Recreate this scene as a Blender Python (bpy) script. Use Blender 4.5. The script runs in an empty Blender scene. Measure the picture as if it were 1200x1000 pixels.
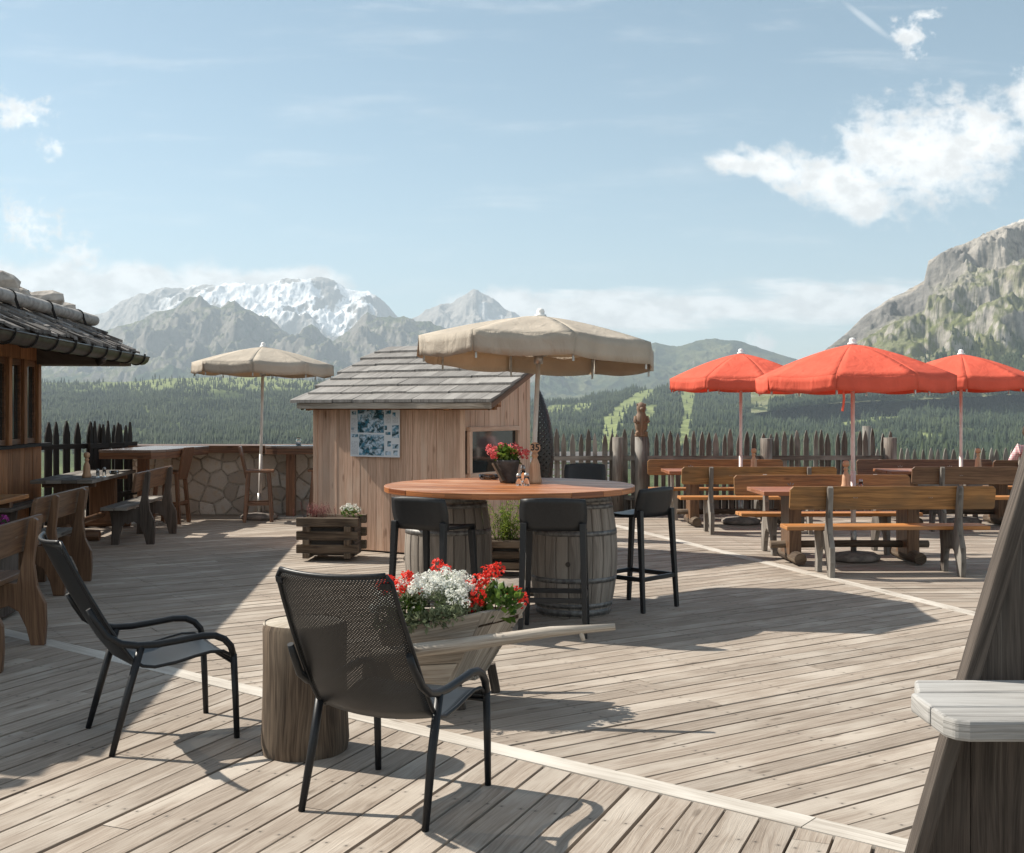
EXPO, HAZE = 0.94, 0.00007
import bpy, math, random
import numpy as np
from mathutils import Vector, Matrix
random.seed(7)
rng = np.random.default_rng(11)
R = math.radians
F, HZ, EYE = 1370.0, 480.0, 1.6          # focal length (px at 1200 wide), horizon row, eye height
S = bpy.context.scene
C = S.collection

def G(px, py, z=0.0):
    """point on the horizontal plane at height z seen at photo pixel px,py"""
    Y = F * (EYE - z) / (py - HZ)
    return Vector(((px - 600) * Y / F, Y, z))

# ------------------------------------------------------------------ materials
MATS = {}
def newmat(name):
    m = bpy.data.materials.new(name); m.use_nodes = True
    nt = m.node_tree; nt.nodes.clear()
    out = nt.nodes.new('ShaderNodeOutputMaterial')
    MATS[name] = m
    return m, nt, out
def N(nt, t, **kw):
    n = nt.nodes.new('ShaderNode' + t)
    for k, v in kw.items():
        if k in ('operation', 'blend_type', 'data_type', 'feature', 'attribute_name', 'noise_dimensions', 'sky_type', 'interpolation', 'wave_type', 'vector_type', 'noise_type', 'distance', 'use_clamp', 'clamp'):
            setattr(n, k, v)
        else:
            n.inputs[k].default_value = v
    return n
def L(nt, a, b): nt.links.new(a, b)
def val(nt, x):
    return x
def math_(nt, op, a, b=None, c=None, clamp=False):
    n = nt.nodes.new('ShaderNodeMath'); n.operation = op; n.use_clamp = clamp
    for i, v in enumerate((a, b, c)):
        if v is None: continue
        if isinstance(v, (int, float)): n.inputs[i].default_value = v
        else: nt.links.new(v, n.inputs[i])
    return n.outputs[0]
def mix(nt, fac, a, b, mode='MIX'):
    n = nt.nodes.new('ShaderNodeMix'); n.data_type = 'RGBA'; n.blend_type = mode
    for sock, v in ((n.inputs[0], fac), (n.inputs[6], a), (n.inputs[7], b)):
        if isinstance(v, (int, float)): sock.default_value = v
        elif isinstance(v, (tuple, list)): sock.default_value = (*v[:3], 1)
        else: nt.links.new(v, sock)
    return n.outputs[2]
def smooth(nt, x, lo, hi):
    n = nt.nodes.new('ShaderNodeMapRange'); n.interpolation_type = 'SMOOTHSTEP'
    nt.links.new(x, n.inputs[0]); n.inputs[1].default_value = lo; n.inputs[2].default_value = hi
    return n.outputs[0]
def mapping(nt, vec, sc=(1, 1, 1), rot=(0, 0, 0)):
    n = nt.nodes.new('ShaderNodeMapping'); n.inputs['Scale'].default_value = sc; n.inputs['Rotation'].default_value = rot
    nt.links.new(vec, n.inputs[0]); return n.outputs[0]
def noise(nt, vec, scale, detail=3, rough=.55, dist=0.0):
    n = nt.nodes.new('ShaderNodeTexNoise'); n.inputs['Scale'].default_value = scale
    n.inputs['Detail'].default_value = detail; n.inputs['Roughness'].default_value = rough; n.inputs['Distortion'].default_value = dist
    nt.links.new(vec, n.inputs['Vector']); return n.outputs[0]
def bsdf(nt, out, color, rough=.6, spec=.4, metal=0.0, bump=None, bstr=.3, bdist=.004, **kw):
    b = nt.nodes.new('ShaderNodeBsdfPrincipled')
    for s, v in (('Base Color', color), ('Roughness', rough)):
        if isinstance(v, (int, float)): b.inputs[s].default_value = v
        elif isinstance(v, (tuple, list)): b.inputs[s].default_value = (*v[:3], 1)
        else: nt.links.new(v, b.inputs[s])
    b.inputs['Specular IOR Level'].default_value = spec; b.inputs['Metallic'].default_value = metal
    for k, v in kw.items(): b.inputs[k.replace('_', ' ')].default_value = v
    if bump is not None:
        n = nt.nodes.new('ShaderNodeBump'); n.inputs['Strength'].default_value = bstr; n.inputs['Distance'].default_value = bdist
        nt.links.new(bump, n.inputs['Height']); nt.links.new(n.outputs[0], b.inputs['Normal'])
    if out is not None: nt.links.new(b.outputs[0], out.inputs[0])
    return b

def wood(name, c_lo, c_hi, c_dark=None, rough=.75, spec=.3, var=.45, knots=True, gs=1.0, weather=None, bstr=.5, coat=0.0, screws=False):
    """procedural plank wood; grain runs along U, every plank carries its own random number"""
    m, nt, out = newmat(name)
    uv = nt.nodes.new('ShaderNodeUVMap').outputs[0]
    at = nt.nodes.new('ShaderNodeAttribute'); at.attribute_name = 'rnd'; rnd = at.outputs['Fac']
    cmb = nt.nodes.new('ShaderNodeCombineXYZ')
    L(nt, math_(nt, 'MULTIPLY', rnd, 37.0), cmb.inputs[0]); L(nt, math_(nt, 'MULTIPLY', rnd, 91.0), cmb.inputs[1]); L(nt, math_(nt, 'MULTIPLY', rnd, 13.0), cmb.inputs[2])
    add = nt.nodes.new('ShaderNodeVectorMath'); add.operation = 'ADD'; L(nt, uv, add.inputs[0]); L(nt, cmb.outputs[0], add.inputs[1]); v = add.outputs[0]
    warp = noise(nt, mapping(nt, v, (1.2, 5, 1)), 1.0, 2)
    sep = nt.nodes.new('ShaderNodeSeparateXYZ'); L(nt, v, sep.inputs[0])
    c2 = nt.nodes.new('ShaderNodeCombineXYZ'); L(nt, sep.outputs[0], c2.inputs[0])
    L(nt, math_(nt, 'ADD', sep.outputs[1], math_(nt, 'MULTIPLY', warp, .10)), c2.inputs[1]); L(nt, sep.outputs[2], c2.inputs[2])
    w = c2.outputs[0]
    g1 = noise(nt, mapping(nt, w, (1.6 * gs, 42 * gs, 1)), 1.0, 4, .6)
    g2 = noise(nt, mapping(nt, w, (5 * gs, 210 * gs, 1)), 1.0, 2, .6)
    blot = noise(nt, mapping(nt, v, (1.3, 3.5, 1)), 1.0, 3, .6)
    f = math_(nt, 'ADD', math_(nt, 'MULTIPLY', g1, .62), math_(nt, 'MULTIPLY', g2, .38))
    col = mix(nt, smooth(nt, f, .36, .64), c_lo, c_hi)
    if weather is not None:
        col = mix(nt, math_(nt, 'MULTIPLY', smooth(nt, blot, .45, .68), .75), col, weather)
    if knots:
        vo = nt.nodes.new('ShaderNodeTexVoronoi'); vo.inputs['Scale'].default_value = 1.0
        L(nt, mapping(nt, v, (2.1, 7.5, 1)), vo.inputs['Vector'])
        k = smooth(nt, vo.outputs['Distance'], .15, .05)
        col = mix(nt, math_(nt, 'MULTIPLY', k, .6), col, c_dark or tuple(x * .35 for x in c_lo))
    crk = smooth(nt, noise(nt, mapping(nt, w, (.9 * gs, 95 * gs, 1)), 1.0, 1, .5), .69, .735)
    col = mix(nt, math_(nt, 'MULTIPLY', crk, .55), col, c_dark or tuple(x * .35 for x in c_lo))
    tco = nt.nodes.new('ShaderNodeTexCoord').outputs['Object']; pat = noise(nt, tco, .8, 4, .6)
    if screws:
        su = nt.nodes.new('ShaderNodeSeparateXYZ'); L(nt, uv, su.inputs[0])
        du = math_(nt, 'SUBTRACT', math_(nt, 'PINGPONG', su.outputs[0], .31), 0.0); dv = math_(nt, 'SUBTRACT', math_(nt, 'ABSOLUTE', math_(nt, 'SUBTRACT', su.outputs[1], .067)), .042)
        dd = math_(nt, 'SQRT', math_(nt, 'ADD', math_(nt, 'MULTIPLY', du, du), math_(nt, 'MULTIPLY', dv, dv)))
        col = mix(nt, math_(nt, 'MULTIPLY', smooth(nt, dd, .022, .004), .35), col, (.12, .10, .085)); col = mix(nt, math_(nt, 'MULTIPLY', smooth(nt, dd, .0065, .004), .8), col, (.05, .045, .04))
    vv = math_(nt, 'ADD', 1.0 - var / 2, math_(nt, 'MULTIPLY', rnd, var))
    vv = math_(nt, 'MULTIPLY', vv, math_(nt, 'ADD', .66, math_(nt, 'ADD', math_(nt, 'MULTIPLY', blot, .34), math_(nt, 'MULTIPLY', pat, .36))))
    vm = nt.nodes.new('ShaderNodeVectorMath'); vm.operation = 'SCALE'; L(nt, col, vm.inputs[0]); L(nt, vv, vm.inputs['Scale'])
    b = bsdf(nt, out, vm.outputs[0], rough, spec, bump=f, bstr=bstr, bdist=.004)
    if coat: b.inputs['Coat Weight'].default_value = coat; b.inputs['Coat Roughness'].default_value = .25
    return m
def plain(name, col, rough=.6, spec=.4, metal=0.0, nscale=20, namp=.25, bstr=.15, **kw):
    m, nt, out = newmat(name)
    tc = nt.nodes.new('ShaderNodeTexCoord').outputs['Object']
    n1 = noise(nt, tc, nscale, 4, .6)
    c = mix(nt, math_(nt, 'MULTIPLY', smooth(nt, n1, .3, .7), 1.0), tuple(x * (1 - namp) for x in col), tuple(min(1, x * (1 + namp)) for x in col))
    bsdf(nt, out, c, rough, spec, metal, bump=n1, bstr=bstr, **kw)
    return m
def leafy(name, a, b, trans=.35, rough=.55):
    m, nt, out = newmat(name)
    at = nt.nodes.new('ShaderNodeAttribute'); at.attribute_name = 'rnd'
    col = mix(nt, at.outputs['Fac'], a, b)
    bs = bsdf(nt, None, col, rough, .3)
    tr = nt.nodes.new('ShaderNodeBsdfTranslucent'); L(nt, col, tr.inputs[0])
    ms = nt.nodes.new('ShaderNodeMixShader'); ms.inputs[0].default_value = trans
    L(nt, bs.outputs[0], ms.inputs[1]); L(nt, tr.outputs[0], ms.inputs[2]); L(nt, ms.outputs[0], out.inputs[0])
    return m
def cloth(name, col, under, trans=.3):
    """parasol cloth: woven, slightly faded in blotches, lets light through"""
    m, nt, out = newmat(name)
    tc = nt.nodes.new('ShaderNodeTexCoord').outputs['Object']
    n1 = noise(nt, tc, 2.2, 4, .6); n2 = noise(nt, mapping(nt, tc, (1, 1, .5)), 7, 4, .6, .8)
    c = mix(nt, smooth(nt, n1, .3, .7), tuple(x * .88 for x in col), tuple(min(1, x * 1.08) for x in col))
    bs = bsdf(nt, None, c, .85, .15, bump=n2, bstr=.6, bdist=.04)
    tr = nt.nodes.new('ShaderNodeBsdfTranslucent'); tr.inputs[0].default_value = (*under, 1)
    ms = nt.nodes.new('ShaderNodeMixShader'); ms.inputs[0].default_value = trans
    L(nt, bs.outputs[0], ms.inputs[1]); L(nt, tr.outputs[0], ms.inputs[2]); L(nt, ms.outputs[0], out.inputs[0])
    return m

wood('deck_wood', (.240, .194, .156), (.358, .306, .256), (.10, .075, .055), rough=.8, spec=.2, var=.20, weather=(.405, .360, .310), bstr=1.1, gs=1.7, screws=True)
wood('deck_strip', (.37, .33, .285), (.53, .49, .435), (.15, .11, .08), rough=.75, var=.12, weather=(.56, .53, .48))
wood('grey_wood', (.085, .072, .062), (.19, .168, .145), rough=.85, var=.45, weather=(.30, .285, .26), bstr=.9)
wood('pale_wood', (.24, .20, .16), (.45, .40, .34), (.07, .05, .035), rough=.8, var=.35, weather=(.43, .395, .345), bstr=1.0, gs=1.3)
wood('silver_wood', (.22, .212, .20), (.37, .36, .345), (.09, .08, .075), rough=.8, var=.15, weather=(.34, .335, .325), bstr=1.1, gs=1.4)
wood('dark_wood', (.045, .036, .030), (.115, .093, .078), (.16, .14, .12), rough=.8, var=.45, weather=(.11, .096, .085), bstr=1.0, gs=1.5)
wood('brown_wood', (.088, .046, .026), (.19, .108, .060), rough=.5, var=.35, bstr=.4, coat=.15)
wood('stool_wood', (.085, .042, .024), (.20, .10, .055), rough=.45, var=.3, bstr=.3, coat=.2)
wood('orange_wood', (.30, .115, .030), (.52, .235, .075), (.10, .04, .015), rough=.5, var=.3, weather=(.33, .19, .095), bstr=.4, coat=.1)
wood('bench_back', (.17, .08, .028), (.40, .20, .07), (.07, .03, .012), rough=.5, var=.35, weather=(.14, .085, .042), bstr=.4, coat=.1)
wood('red_wood', (.20, .07, .035), (.36, .145, .07), (.08, .03, .015), rough=.45, var=.25, weather=(.32, .16, .09), bstr=.3, coat=.15)
wood('table_disc', (.17, .05, .018), (.46, .175, .062), (.08, .03, .012), rough=.42, spec=.4, var=.4, weather=(.50, .30, .19), bstr=.4, coat=.12, gs=.6)
wood('hut_wood', (.50, .315, .225), (.72, .50, .375), (.20, .10, .06), rough=.7, var=.26, weather=(.62, .46, .355), bstr=.5)
wood('house_wood', (.17, .075, .033), (.38, .19, .09), rough=.6, var=.45, bstr=.6)
wood('barrel_wood', (.16, .135, .115), (.29, .255, .22), rough=.8, var=.5, knots=False, weather=(.25, .22, .19), bstr=.6)
wood('shake_wood', (.07, .06, .053), (.20, .18, .165), rough=.85, var=.8, knots=False, weather=(.27, .25, .235), bstr=1.0)
wood('slate', (.15, .14, .132), (.26, .248, .235), rough=.7, var=.25, knots=False, weather=(.29, .278, .262), bstr=.6, gs=.6)
wood('stump_wood', (.040, .027, .019), (.15, .108, .075), (.02, .014, .01), rough=.85, var=.2, weather=(.20, .155, .112), bstr=1.2, gs=1.2)
wood('turned_wood', (.38, .22, .13), (.55, .36, .23), rough=.5, var=.1, knots=False)
wood('black_wood', (.010, .009, .009), (.030, .026, .024), rough=.7, var=.4, knots=False)
plain('black_plastic', (.015, .0155, .017), .42, .4, nscale=60, namp=.15, bstr=.05)
plain('chair_frame', (.011, .012, .014), .42, .32, nscale=90, namp=.15, bstr=.05)
plain('grey_metal', (.40, .40, .39), .4, .5, .7, nscale=30)
plain('hoop_metal', (.17, .165, .16), .55, .5, .5, nscale=25, namp=.4)
plain('gutter_metal', (.045, .036, .032), .38, .5, .6, nscale=8, namp=.5)
plain('log_grey', (.36, .34, .32), .8, .3, nscale=9, namp=.3)
plain('pole_paint', (.60, .57, .53), .45, .4, nscale=12, namp=.1)
plain('pole_pink', (.68, .61, .58), .45, .4, nscale=12, namp=.1)
plain('white_paint', (.78, .78, .76), .5, .4, nscale=8, namp=.08)
plain('concrete', (.20, .175, .155), .9, .2, nscale=14, namp=.3, bstr=.5)
plain('boulder', (.36, .335, .305), .9, .2, nscale=7, namp=.35, bstr=.8)
plain('soil', (.05, .035, .025), .95, .1, nscale=40, namp=.5, bstr=1)
plain('skin', (.55, .34, .25), .5, .4, nscale=20, namp=.08)
plain('jeans', (.05, .07, .12), .9, .1, nscale=40, namp=.2)
plain('hair', (.06, .035, .02), .6, .3, nscale=60, namp=.4)
plain('dark_pot', (.055, .052, .050), .6, .4, nscale=12, namp=.4)
plain('white_print', (.72, .76, .80), .4, .4, nscale=4, namp=.03, bstr=0)
plain('ink', (.02, .02, .02), .6, .3, bstr=0)
cloth('tan_cloth', (.58, .525, .445), (.55, .39, .25), .32)
cloth('red_cloth', (.84, .18, .115), (.92, .17, .10), .36)
cloth('white_cloth', (.78, .77, .74), (.7, .68, .62), .3)
leafy('leaf_green', (.035, .085, .015), (.16, .25, .04))
leafy('leaf_grey', (.10, .13, .07), (.26, .30, .18))
leafy('bush_green', (.06, .11, .015), (.26, .33, .05), .45)
leafy('leaf_dark', (.012, .025, .010), (.05, .08, .03))
leafy('petal_red', (.55, .015, .010), (.90, .075, .045), .35)
leafy('petal_pink', (.62, .07, .09), (.92, .30, .30), .4)
leafy('petal_white', (.62, .64, .56), (.90, .90, .86), .35)
leafy('petal_purple', (.22, .02, .16), (.50, .08, .38), .35)
leafy('heather', (.13, .03, .035), (.34, .13, .12), .3)

# glass
m, nt, out = newmat('clear_glass'); bsdf(nt, out, (.95, .97, .96), .02, .5, Transmission_Weight=1.0, IOR=1.45)
m, nt, out = newmat('window_glass')
bsdf(nt, out, (.022, .026, .026), .05, .6)
m, nt, out = newmat('coloured_shirt')
tc = nt.nodes.new('ShaderNodeTexCoord').outputs['Object']
sp = nt.nodes.new('ShaderNodeSeparateXYZ'); L(nt, tc, sp.inputs[0])
sx = math_(nt, 'GREATER_THAN', math_(nt, 'SINE', math_(nt, 'MULTIPLY', sp.outputs[0], 190)), .3)
sz = math_(nt, 'GREATER_THAN', math_(nt, 'SINE', math_(nt, 'MULTIPLY', sp.outputs[2], 190)), .3)
bsdf(nt, out, mix(nt, math_(nt, 'MULTIPLY', math_(nt, 'ADD', sx, sz), .5), (.72, .60, .60), (.62, .26, .30)), .85, .1)
# perforated lounge shell
def perforated(name, pitch, thr, col):
    m, nt, out = newmat(name)
    uv = nt.nodes.new('ShaderNodeUVMap').outputs[0]
    sp = nt.nodes.new('ShaderNodeSeparateXYZ'); L(nt, uv, sp.inputs[0])
    k = 2 * math.pi / pitch
    a = math_(nt, 'SINE', math_(nt, 'MULTIPLY', math_(nt, 'ADD', sp.outputs[0], sp.outputs[1]), k / 1.41))
    b = math_(nt, 'SINE', math_(nt, 'MULTIPLY', math_(nt, 'SUBTRACT', sp.outputs[0], sp.outputs[1]), k / 1.41))
    hole = math_(nt, 'GREATER_THAN', math_(nt, 'MINIMUM', a, b), thr)
    tr = nt.nodes.new('ShaderNodeBsdfTransparent')
    bs = bsdf(nt, None, col, .40, .45)
    ms = nt.nodes.new('ShaderNodeMixShader'); L(nt, hole, ms.inputs[0]); L(nt, bs.outputs[0], ms.inputs[1]); L(nt, tr.outputs[0], ms.inputs[2]); L(nt, ms.outputs[0], out.inputs[0])
    return m
perforated('shell_mesh', .0090, .44, (.013, .0135, .0145))
perforated('lattice', .05, .25, (.02, .018, .017))
# irregular stone facing
m, nt, out = newmat('stone_facing')
tc = nt.nodes.new('ShaderNodeTexCoord').outputs['Object']
wv = nt.nodes.new('ShaderNodeVectorMath'); wv.operation = 'ADD'
nz = nt.nodes.new('ShaderNodeTexNoise'); nz.inputs['Scale'].default_value = 3; L(nt, tc, nz.inputs['Vector'])
sc = nt.nodes.new('ShaderNodeVectorMath'); sc.operation = 'SCALE'; sc.inputs['Scale'].default_value = .22; L(nt, nz.outputs['Color'], sc.inputs[0])
L(nt, tc, wv.inputs[0]); L(nt, sc.outputs[0], wv.inputs[1])
ve = nt.nodes.new('ShaderNodeTexVoronoi'); ve.feature = 'DISTANCE_TO_EDGE'; ve.inputs['Scale'].default_value = 4.6; L(nt, wv.outputs[0], ve.inputs['Vector'])
vc = nt.nodes.new('ShaderNodeTexVoronoi'); vc.inputs['Scale'].default_value = 4.6; L(nt, wv.outputs[0], vc.inputs['Vector'])
cs = nt.nodes.new('ShaderNodeSeparateColor'); L(nt, vc.outputs['Color'], cs.inputs[0])
fine = noise(nt, tc, 18, 5, .6)
stc = mix(nt, cs.outputs[0], (.52, .46, .40), (.70, .66, .60))
stc = mix(nt, math_(nt, 'MULTIPLY', math_(nt, 'GREATER_THAN', cs.outputs[1], .78), .7), stc, (.54, .42, .28))
stc = mix(nt, smooth(nt, fine, .35, .75), mix(nt, .35, stc, (.2, .17, .14)), stc)
edge = smooth(nt, ve.outputs[0], .0, .05)
stc = mix(nt, edge, (.50, .45, .39), stc)
bsdf(nt, out, stc, .85, .2, bump=math_(nt, 'ADD', edge, math_(nt, 'MULTIPLY', fine, .5)), bstr=.7, bdist=.018)
m, nt, out = newmat('facing_stone')
at = nt.nodes.new('ShaderNodeAttribute'); at.attribute_name = 'rnd'; tc = nt.nodes.new('ShaderNodeTexCoord').outputs['Object']
n1 = noise(nt, tc, 9, 5, .65); n2 = noise(nt, tc, 40, 4, .6)
c = mix(nt, at.outputs['Fac'], (.42, .365, .31), (.66, .62, .56)); c = mix(nt, math_(nt, 'MULTIPLY', smooth(nt, n1, .5, .7), .6), c, (.50, .38, .25)); c = mix(nt, math_(nt, 'MULTIPLY', smooth(nt, n2, .5, .75), .35), c, (.25, .21, .18))
bsdf(nt, out, c, .9, .2, bump=math_(nt, 'ADD', n1, math_(nt, 'MULTIPLY', n2, .4)), bstr=.7, bdist=.012)
plain('mortar', (.40, .36, .31), .95, .1, nscale=30, namp=.3, bstr=.6)
# map pictures and text columns on the notice board
m, nt, out = newmat('map_print')
tc = nt.nodes.new('ShaderNodeTexCoord').outputs['Object']
n1 = noise(nt, mapping(nt, tc, (1, 1, 1.6)), 9, 6, .62, .6); n2 = noise(nt, tc, 22, 4, .6)
cc = mix(nt, smooth(nt, n1, .42, .56), (.025, .07, .09), (.55, .68, .80))
cc = mix(nt, math_(nt, 'MULTIPLY', smooth(nt, n2, .50, .60), .85), cc, (.05, .22, .34))
bsdf(nt, out, cc, .4, .4)
m, nt, out = newmat('text_print')
tc = nt.nodes.new('ShaderNodeTexCoord').outputs['Object']; sp = nt.nodes.new('ShaderNodeSeparateXYZ'); L(nt, tc, sp.inputs[0])
ln = math_(nt, 'GREATER_THAN', math_(nt, 'SINE', math_(nt, 'MULTIPLY', sp.outputs[2], 700)), .1)
wd = smooth(nt, noise(nt, mapping(nt, tc, (160, 160, 60)), 1, 1), .42, .5)
bsdf(nt, out, mix(nt, math_(nt, 'MULTIPLY', ln, wd), (.70, .74, .78), (.38, .42, .47)), .4, .4)

# ------------------------------------------------------------------ mesh builder
def frame_from(p0, p1, up=(0, 0, 1)):
    x = (Vector(p1) - Vector(p0)).normalized(); u = Vector(up)
    if abs(x.dot(u)) > .98: u = Vector((0, 1, 0))
    y = u.cross(x).normalized(); z = x.cross(y)
    return x, y, z
class MB:
    def __init__(s): s.v = []; s.f = []; s.uv = []; s.r = []; s.sm = []
    def face(s, idx, uv, r, sm=False): s.f.append(tuple(idx)); s.uv.extend(uv); s.r.append(r); s.sm.append(sm)
    def hexa(s, c, r=None, length=None):
        """eight corners: 0-3 at one end, 4-7 at the other (length direction 0->4)"""
        r = random.random() if r is None else r
        b = len(s.v); c = [Vector(p) for p in c]; s.v += c
        Ln = (c[4] - c[0]).length; W = (c[1] - c[0]).length; H = (c[3] - c[0]).length
        o = random.random() * 9
        s.face((b, b+3, b+2, b+1), [(o, 0), (o, H), (o + .05, H), (o + .05, 0)], r)
        s.face((b+4, b+5, b+6, b+7), [(o, 0), (o + .05, 0), (o + .05, H), (o, H)], r)
        for (i, j, w) in ((0, 1, W), (1, 2, H), (2, 3, W), (3, 0, H)):
            q = o + i * 3.3
            s.face((b+i, b+j, b+j+4, b+i+4), [(q, 0), (q, w), (q + Ln, w), (q + Ln, 0)], r)
        return s
    def box(s, c, d, rot=None, r=None):
        c = Vector(c); M = rot if rot is not None else Matrix.Identity(3)
        ax = [Vector((d[0] / 2, 0, 0)), Vector((0, d[1] / 2, 0)), Vector((0, 0, d[2] / 2))]
        k = max(range(3), key=lambda i: d[i]); i, j = [(1, 2), (2, 0), (0, 1)][k]
        A, B, D = M @ ax[k], M @ ax[i], M @ ax[j]
        return s.hexa([c-A-B-D, c-A+B-D, c-A+B+D, c-A-B+D, c+A-B-D, c+A+B-D, c+A+B+D, c+A-B+D], r)
    def beam(s, p0, p1, w, h, up=(0, 0, 1), r=None, w1=None, h1=None):
        p0, p1 = Vector(p0), Vector(p1); x, y, z = frame_from(p0, p1, up); w1 = w1 or w; h1 = h1 or h
        return s.hexa([p0-y*w/2-z*h/2, p0+y*w/2-z*h/2, p0+y*w/2+z*h/2, p0-y*w/2+z*h/2,
                       p1-y*w1/2-z*h1/2, p1+y*w1/2-z*h1/2, p1+y*w1/2+z*h1/2, p1-y*w1/2+z*h1/2], r)
    def tube(s, pts, rad, n=10, caps=True, r=None, flat=1.0, jit=0.0, sm=True):
        r = random.random() if r is None else r
        pts = [Vector(p) for p in pts]; rad = rad if isinstance(rad, (list, tuple)) else [rad] * len(pts)
        rings = []; acc = 0; prev = None; o = random.random() * 9
        for k, p in enumerate(pts):
            t = (pts[min(k+1, len(pts)-1)] - pts[max(k-1, 0)]).normalized()
            if prev is None:
                u = Vector((0, 0, 1)) if abs(t.z) < .9 else Vector((1, 0, 0))
            else: u = prev
            y = (u - t * u.dot(t)).normalized(); x = y.cross(t).normalized(); prev = y
            if k: acc += (p - pts[k-1]).length
            b = len(s.v)
            for i in range(n):
                a = 2 * math.pi * i / n; rr = rad[k] * (1 + random.uniform(-jit, jit))
                s.v.append(p + x * math.cos(a) * rr + y * math.sin(a) * rr * flat)
            rings.append((b, acc))
        cir = 2 * math.pi * max(rad)
        for (b0, a0), (b1, a1) in zip(rings, rings[1:]):
            for i in range(n):
                j = (i + 1) % n; q0, q1 = cir * i / n, cir * (i + 1) / n
                s.face((b0+i, b0+j, b1+j, b1+i), [(o+a0, q0), (o+a0, q1), (o+a1, q1), (o+a1, q0)], r, sm)
        if caps:
            for (b, _), rev in ((rings[0], True), (rings[-1], False)):
                idx = list(range(b, b+n)); idx = idx[::-1] if rev else idx
                s.face(idx, [(o + rad[0] * math.cos(2*math.pi*i/n), rad[0] * math.sin(2*math.pi*i/n)) for i in range(n)], r)
        return s
    def lathe(s, prof, c=(0, 0, 0), n=24, r=None, caps=True, sm=True, sx=1, sy=1):
        r = random.random() if r is None else r; c = Vector(c); rings = []; acc = 0
        for k, (rr, z) in enumerate(prof):
            if k: acc += math.hypot(rr - prof[k-1][0], z - prof[k-1][1])
            b = len(s.v); rings.append((b, acc))
            for i in range(n):
                a = 2 * math.pi * i / n; s.v.append(c + Vector((math.cos(a) * rr * sx, math.sin(a) * rr * sy, z)))
        R0 = max(p[0] for p in prof)
        for (b0, a0), (b1, a1) in zip(rings, rings[1:]):
            for i in range(n):
                j = (i + 1) % n; q0, q1 = 6.28 * R0 * i / n, 6.28 * R0 * (i + 1) / n
                s.face((b0+i, b0+j, b1+j, b1+i), [(a0, q0), (a0, q1), (a1, q1), (a1, q0)], r, sm)
        if caps:
            for k, rev in ((0, True), (-1, False)):
                b = rings[k][0]; rr = prof[k][0]
                if rr < 1e-5: continue
                idx = list(range(b, b+n)); idx = idx[::-1] if rev else idx
                uv = [(rr * math.cos(2*math.pi*(i-b)/n), rr * math.sin(2*math.pi*(i-b)/n)) for i in idx]
                s.face(idx, uv, r)
        return s
    def prism(s, poly, t, T=None, r=None, grain='v'):
        """closed polygon (a,b) in the local XZ... mapped by T(a,b,side offset) and given thickness t"""
        r = random.random() if r is None else r; n = len(poly); b = len(s.v)
        T = T or (lambda a, bb, o: Vector((a, o, bb)))
        ar = sum(poly[i][0] * poly[(i+1) % n][1] - poly[(i+1) % n][0] * poly[i][1] for i in range(n))
        if ar < 0: poly = poly[::-1]
        for o in (-t/2, t/2):
            for (a, bb) in poly: s.v.append(Vector(T(a, bb, o)))
        U = (lambda a, bb: (bb, a)) if grain == 'v' else (lambda a, bb: (a, bb))
        s.face(range(b, b+n), [U(*p) for p in poly], r)
        s.face(range(b+2*n-1, b+n-1, -1), [U(*p) for p in poly[::-1]], r)
        for i in range(n):
            j = (i+1) % n; l = math.hypot(poly[j][0]-poly[i][0], poly[j][1]-poly[i][1])
            s.face((b+j, b+i, b+n+i, b+n+j), [(l, 0), (0, 0), (0, t), (l, t)], r)
        return s
    def blob(s, c, rad, sub=2, jit=.12, r=None, sc=(1, 1, 1), rot=None):
        r = random.random() if r is None else r
        bmv, bmf = ico(sub); b = len(s.v); c = Vector(c); ph = [random.uniform(0, 6) for _ in range(3)]
        for v in bmv:
            q = 1 + jit * (math.sin(v.x*3.1+ph[0]) + math.sin(v.y*3.7+ph[1]) + math.sin(v.z*4.3+ph[2])) / 1.7 + random.uniform(-jit, jit) * .3
            w = Vector((v.x*sc[0], v.y*sc[1], v.z*sc[2])) * rad * q
            if rot is not None: w = rot @ w
            s.v.append(c + w)
        for f in bmf: s.face([b+i for i in f], [(bmv[i].x*rad, bmv[i].z*rad) for i in f], r, jit < .2)
        return s
    def leaf(s, p, d, up, l, w, r=None):
        r = random.random() if r is None else r
        d = Vector(d).normalized(); y = d.cross(Vector(up)); y = y.normalized() if y.length > 1e-4 else Vector((1, 0, 0))
        b = len(s.v); p = Vector(p); n = y.cross(d)
        s.v += [p, p + d*l*.5 + y*w/2 + n*l*.08, p + d*l, p + d*l*.5 - y*w/2 + n*l*.08]
        s.face((b, b+1, b+2, b+3), [(0, 0), (0, w), (l, w), (l, 0)], r)
        return s
    def build(s, name, mat, parent=None, bevel=0.0, loc=None, rz=0.0, mods=()):
        me = bpy.data.meshes.new(name)
        me.from_pydata([tuple(v) for v in s.v], [], s.f)
        ul = me.uv_layers.new(name='UVMap'); ul.data.foreach_set('uv', np.array(s.uv, dtype=np.float32).ravel())
        at = me.attributes.new('rnd', 'FLOAT', 'FACE'); at.data.foreach_set('value', np.array(s.r, dtype=np.float32))
        me.polygons.foreach_set('use_smooth', np.array(s.sm, dtype=bool))
        me.materials.append(MATS[mat] if isinstance(mat, str) else mat); me.update()
        o = bpy.data.objects.new(name, me); C.objects.link(o)
        if parent is not None: o.parent = parent
        if loc is not None: o.location = loc
        if rz: o.rotation_euler.z = rz
        if bevel:
            b = o.modifiers.new('bevel', 'BEVEL'); b.width = bevel; b.segments = 2; b.limit_method = 'ANGLE'; b.angle_limit = R(40); b.harden_normals = False
        return o
_ico = {}
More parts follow.
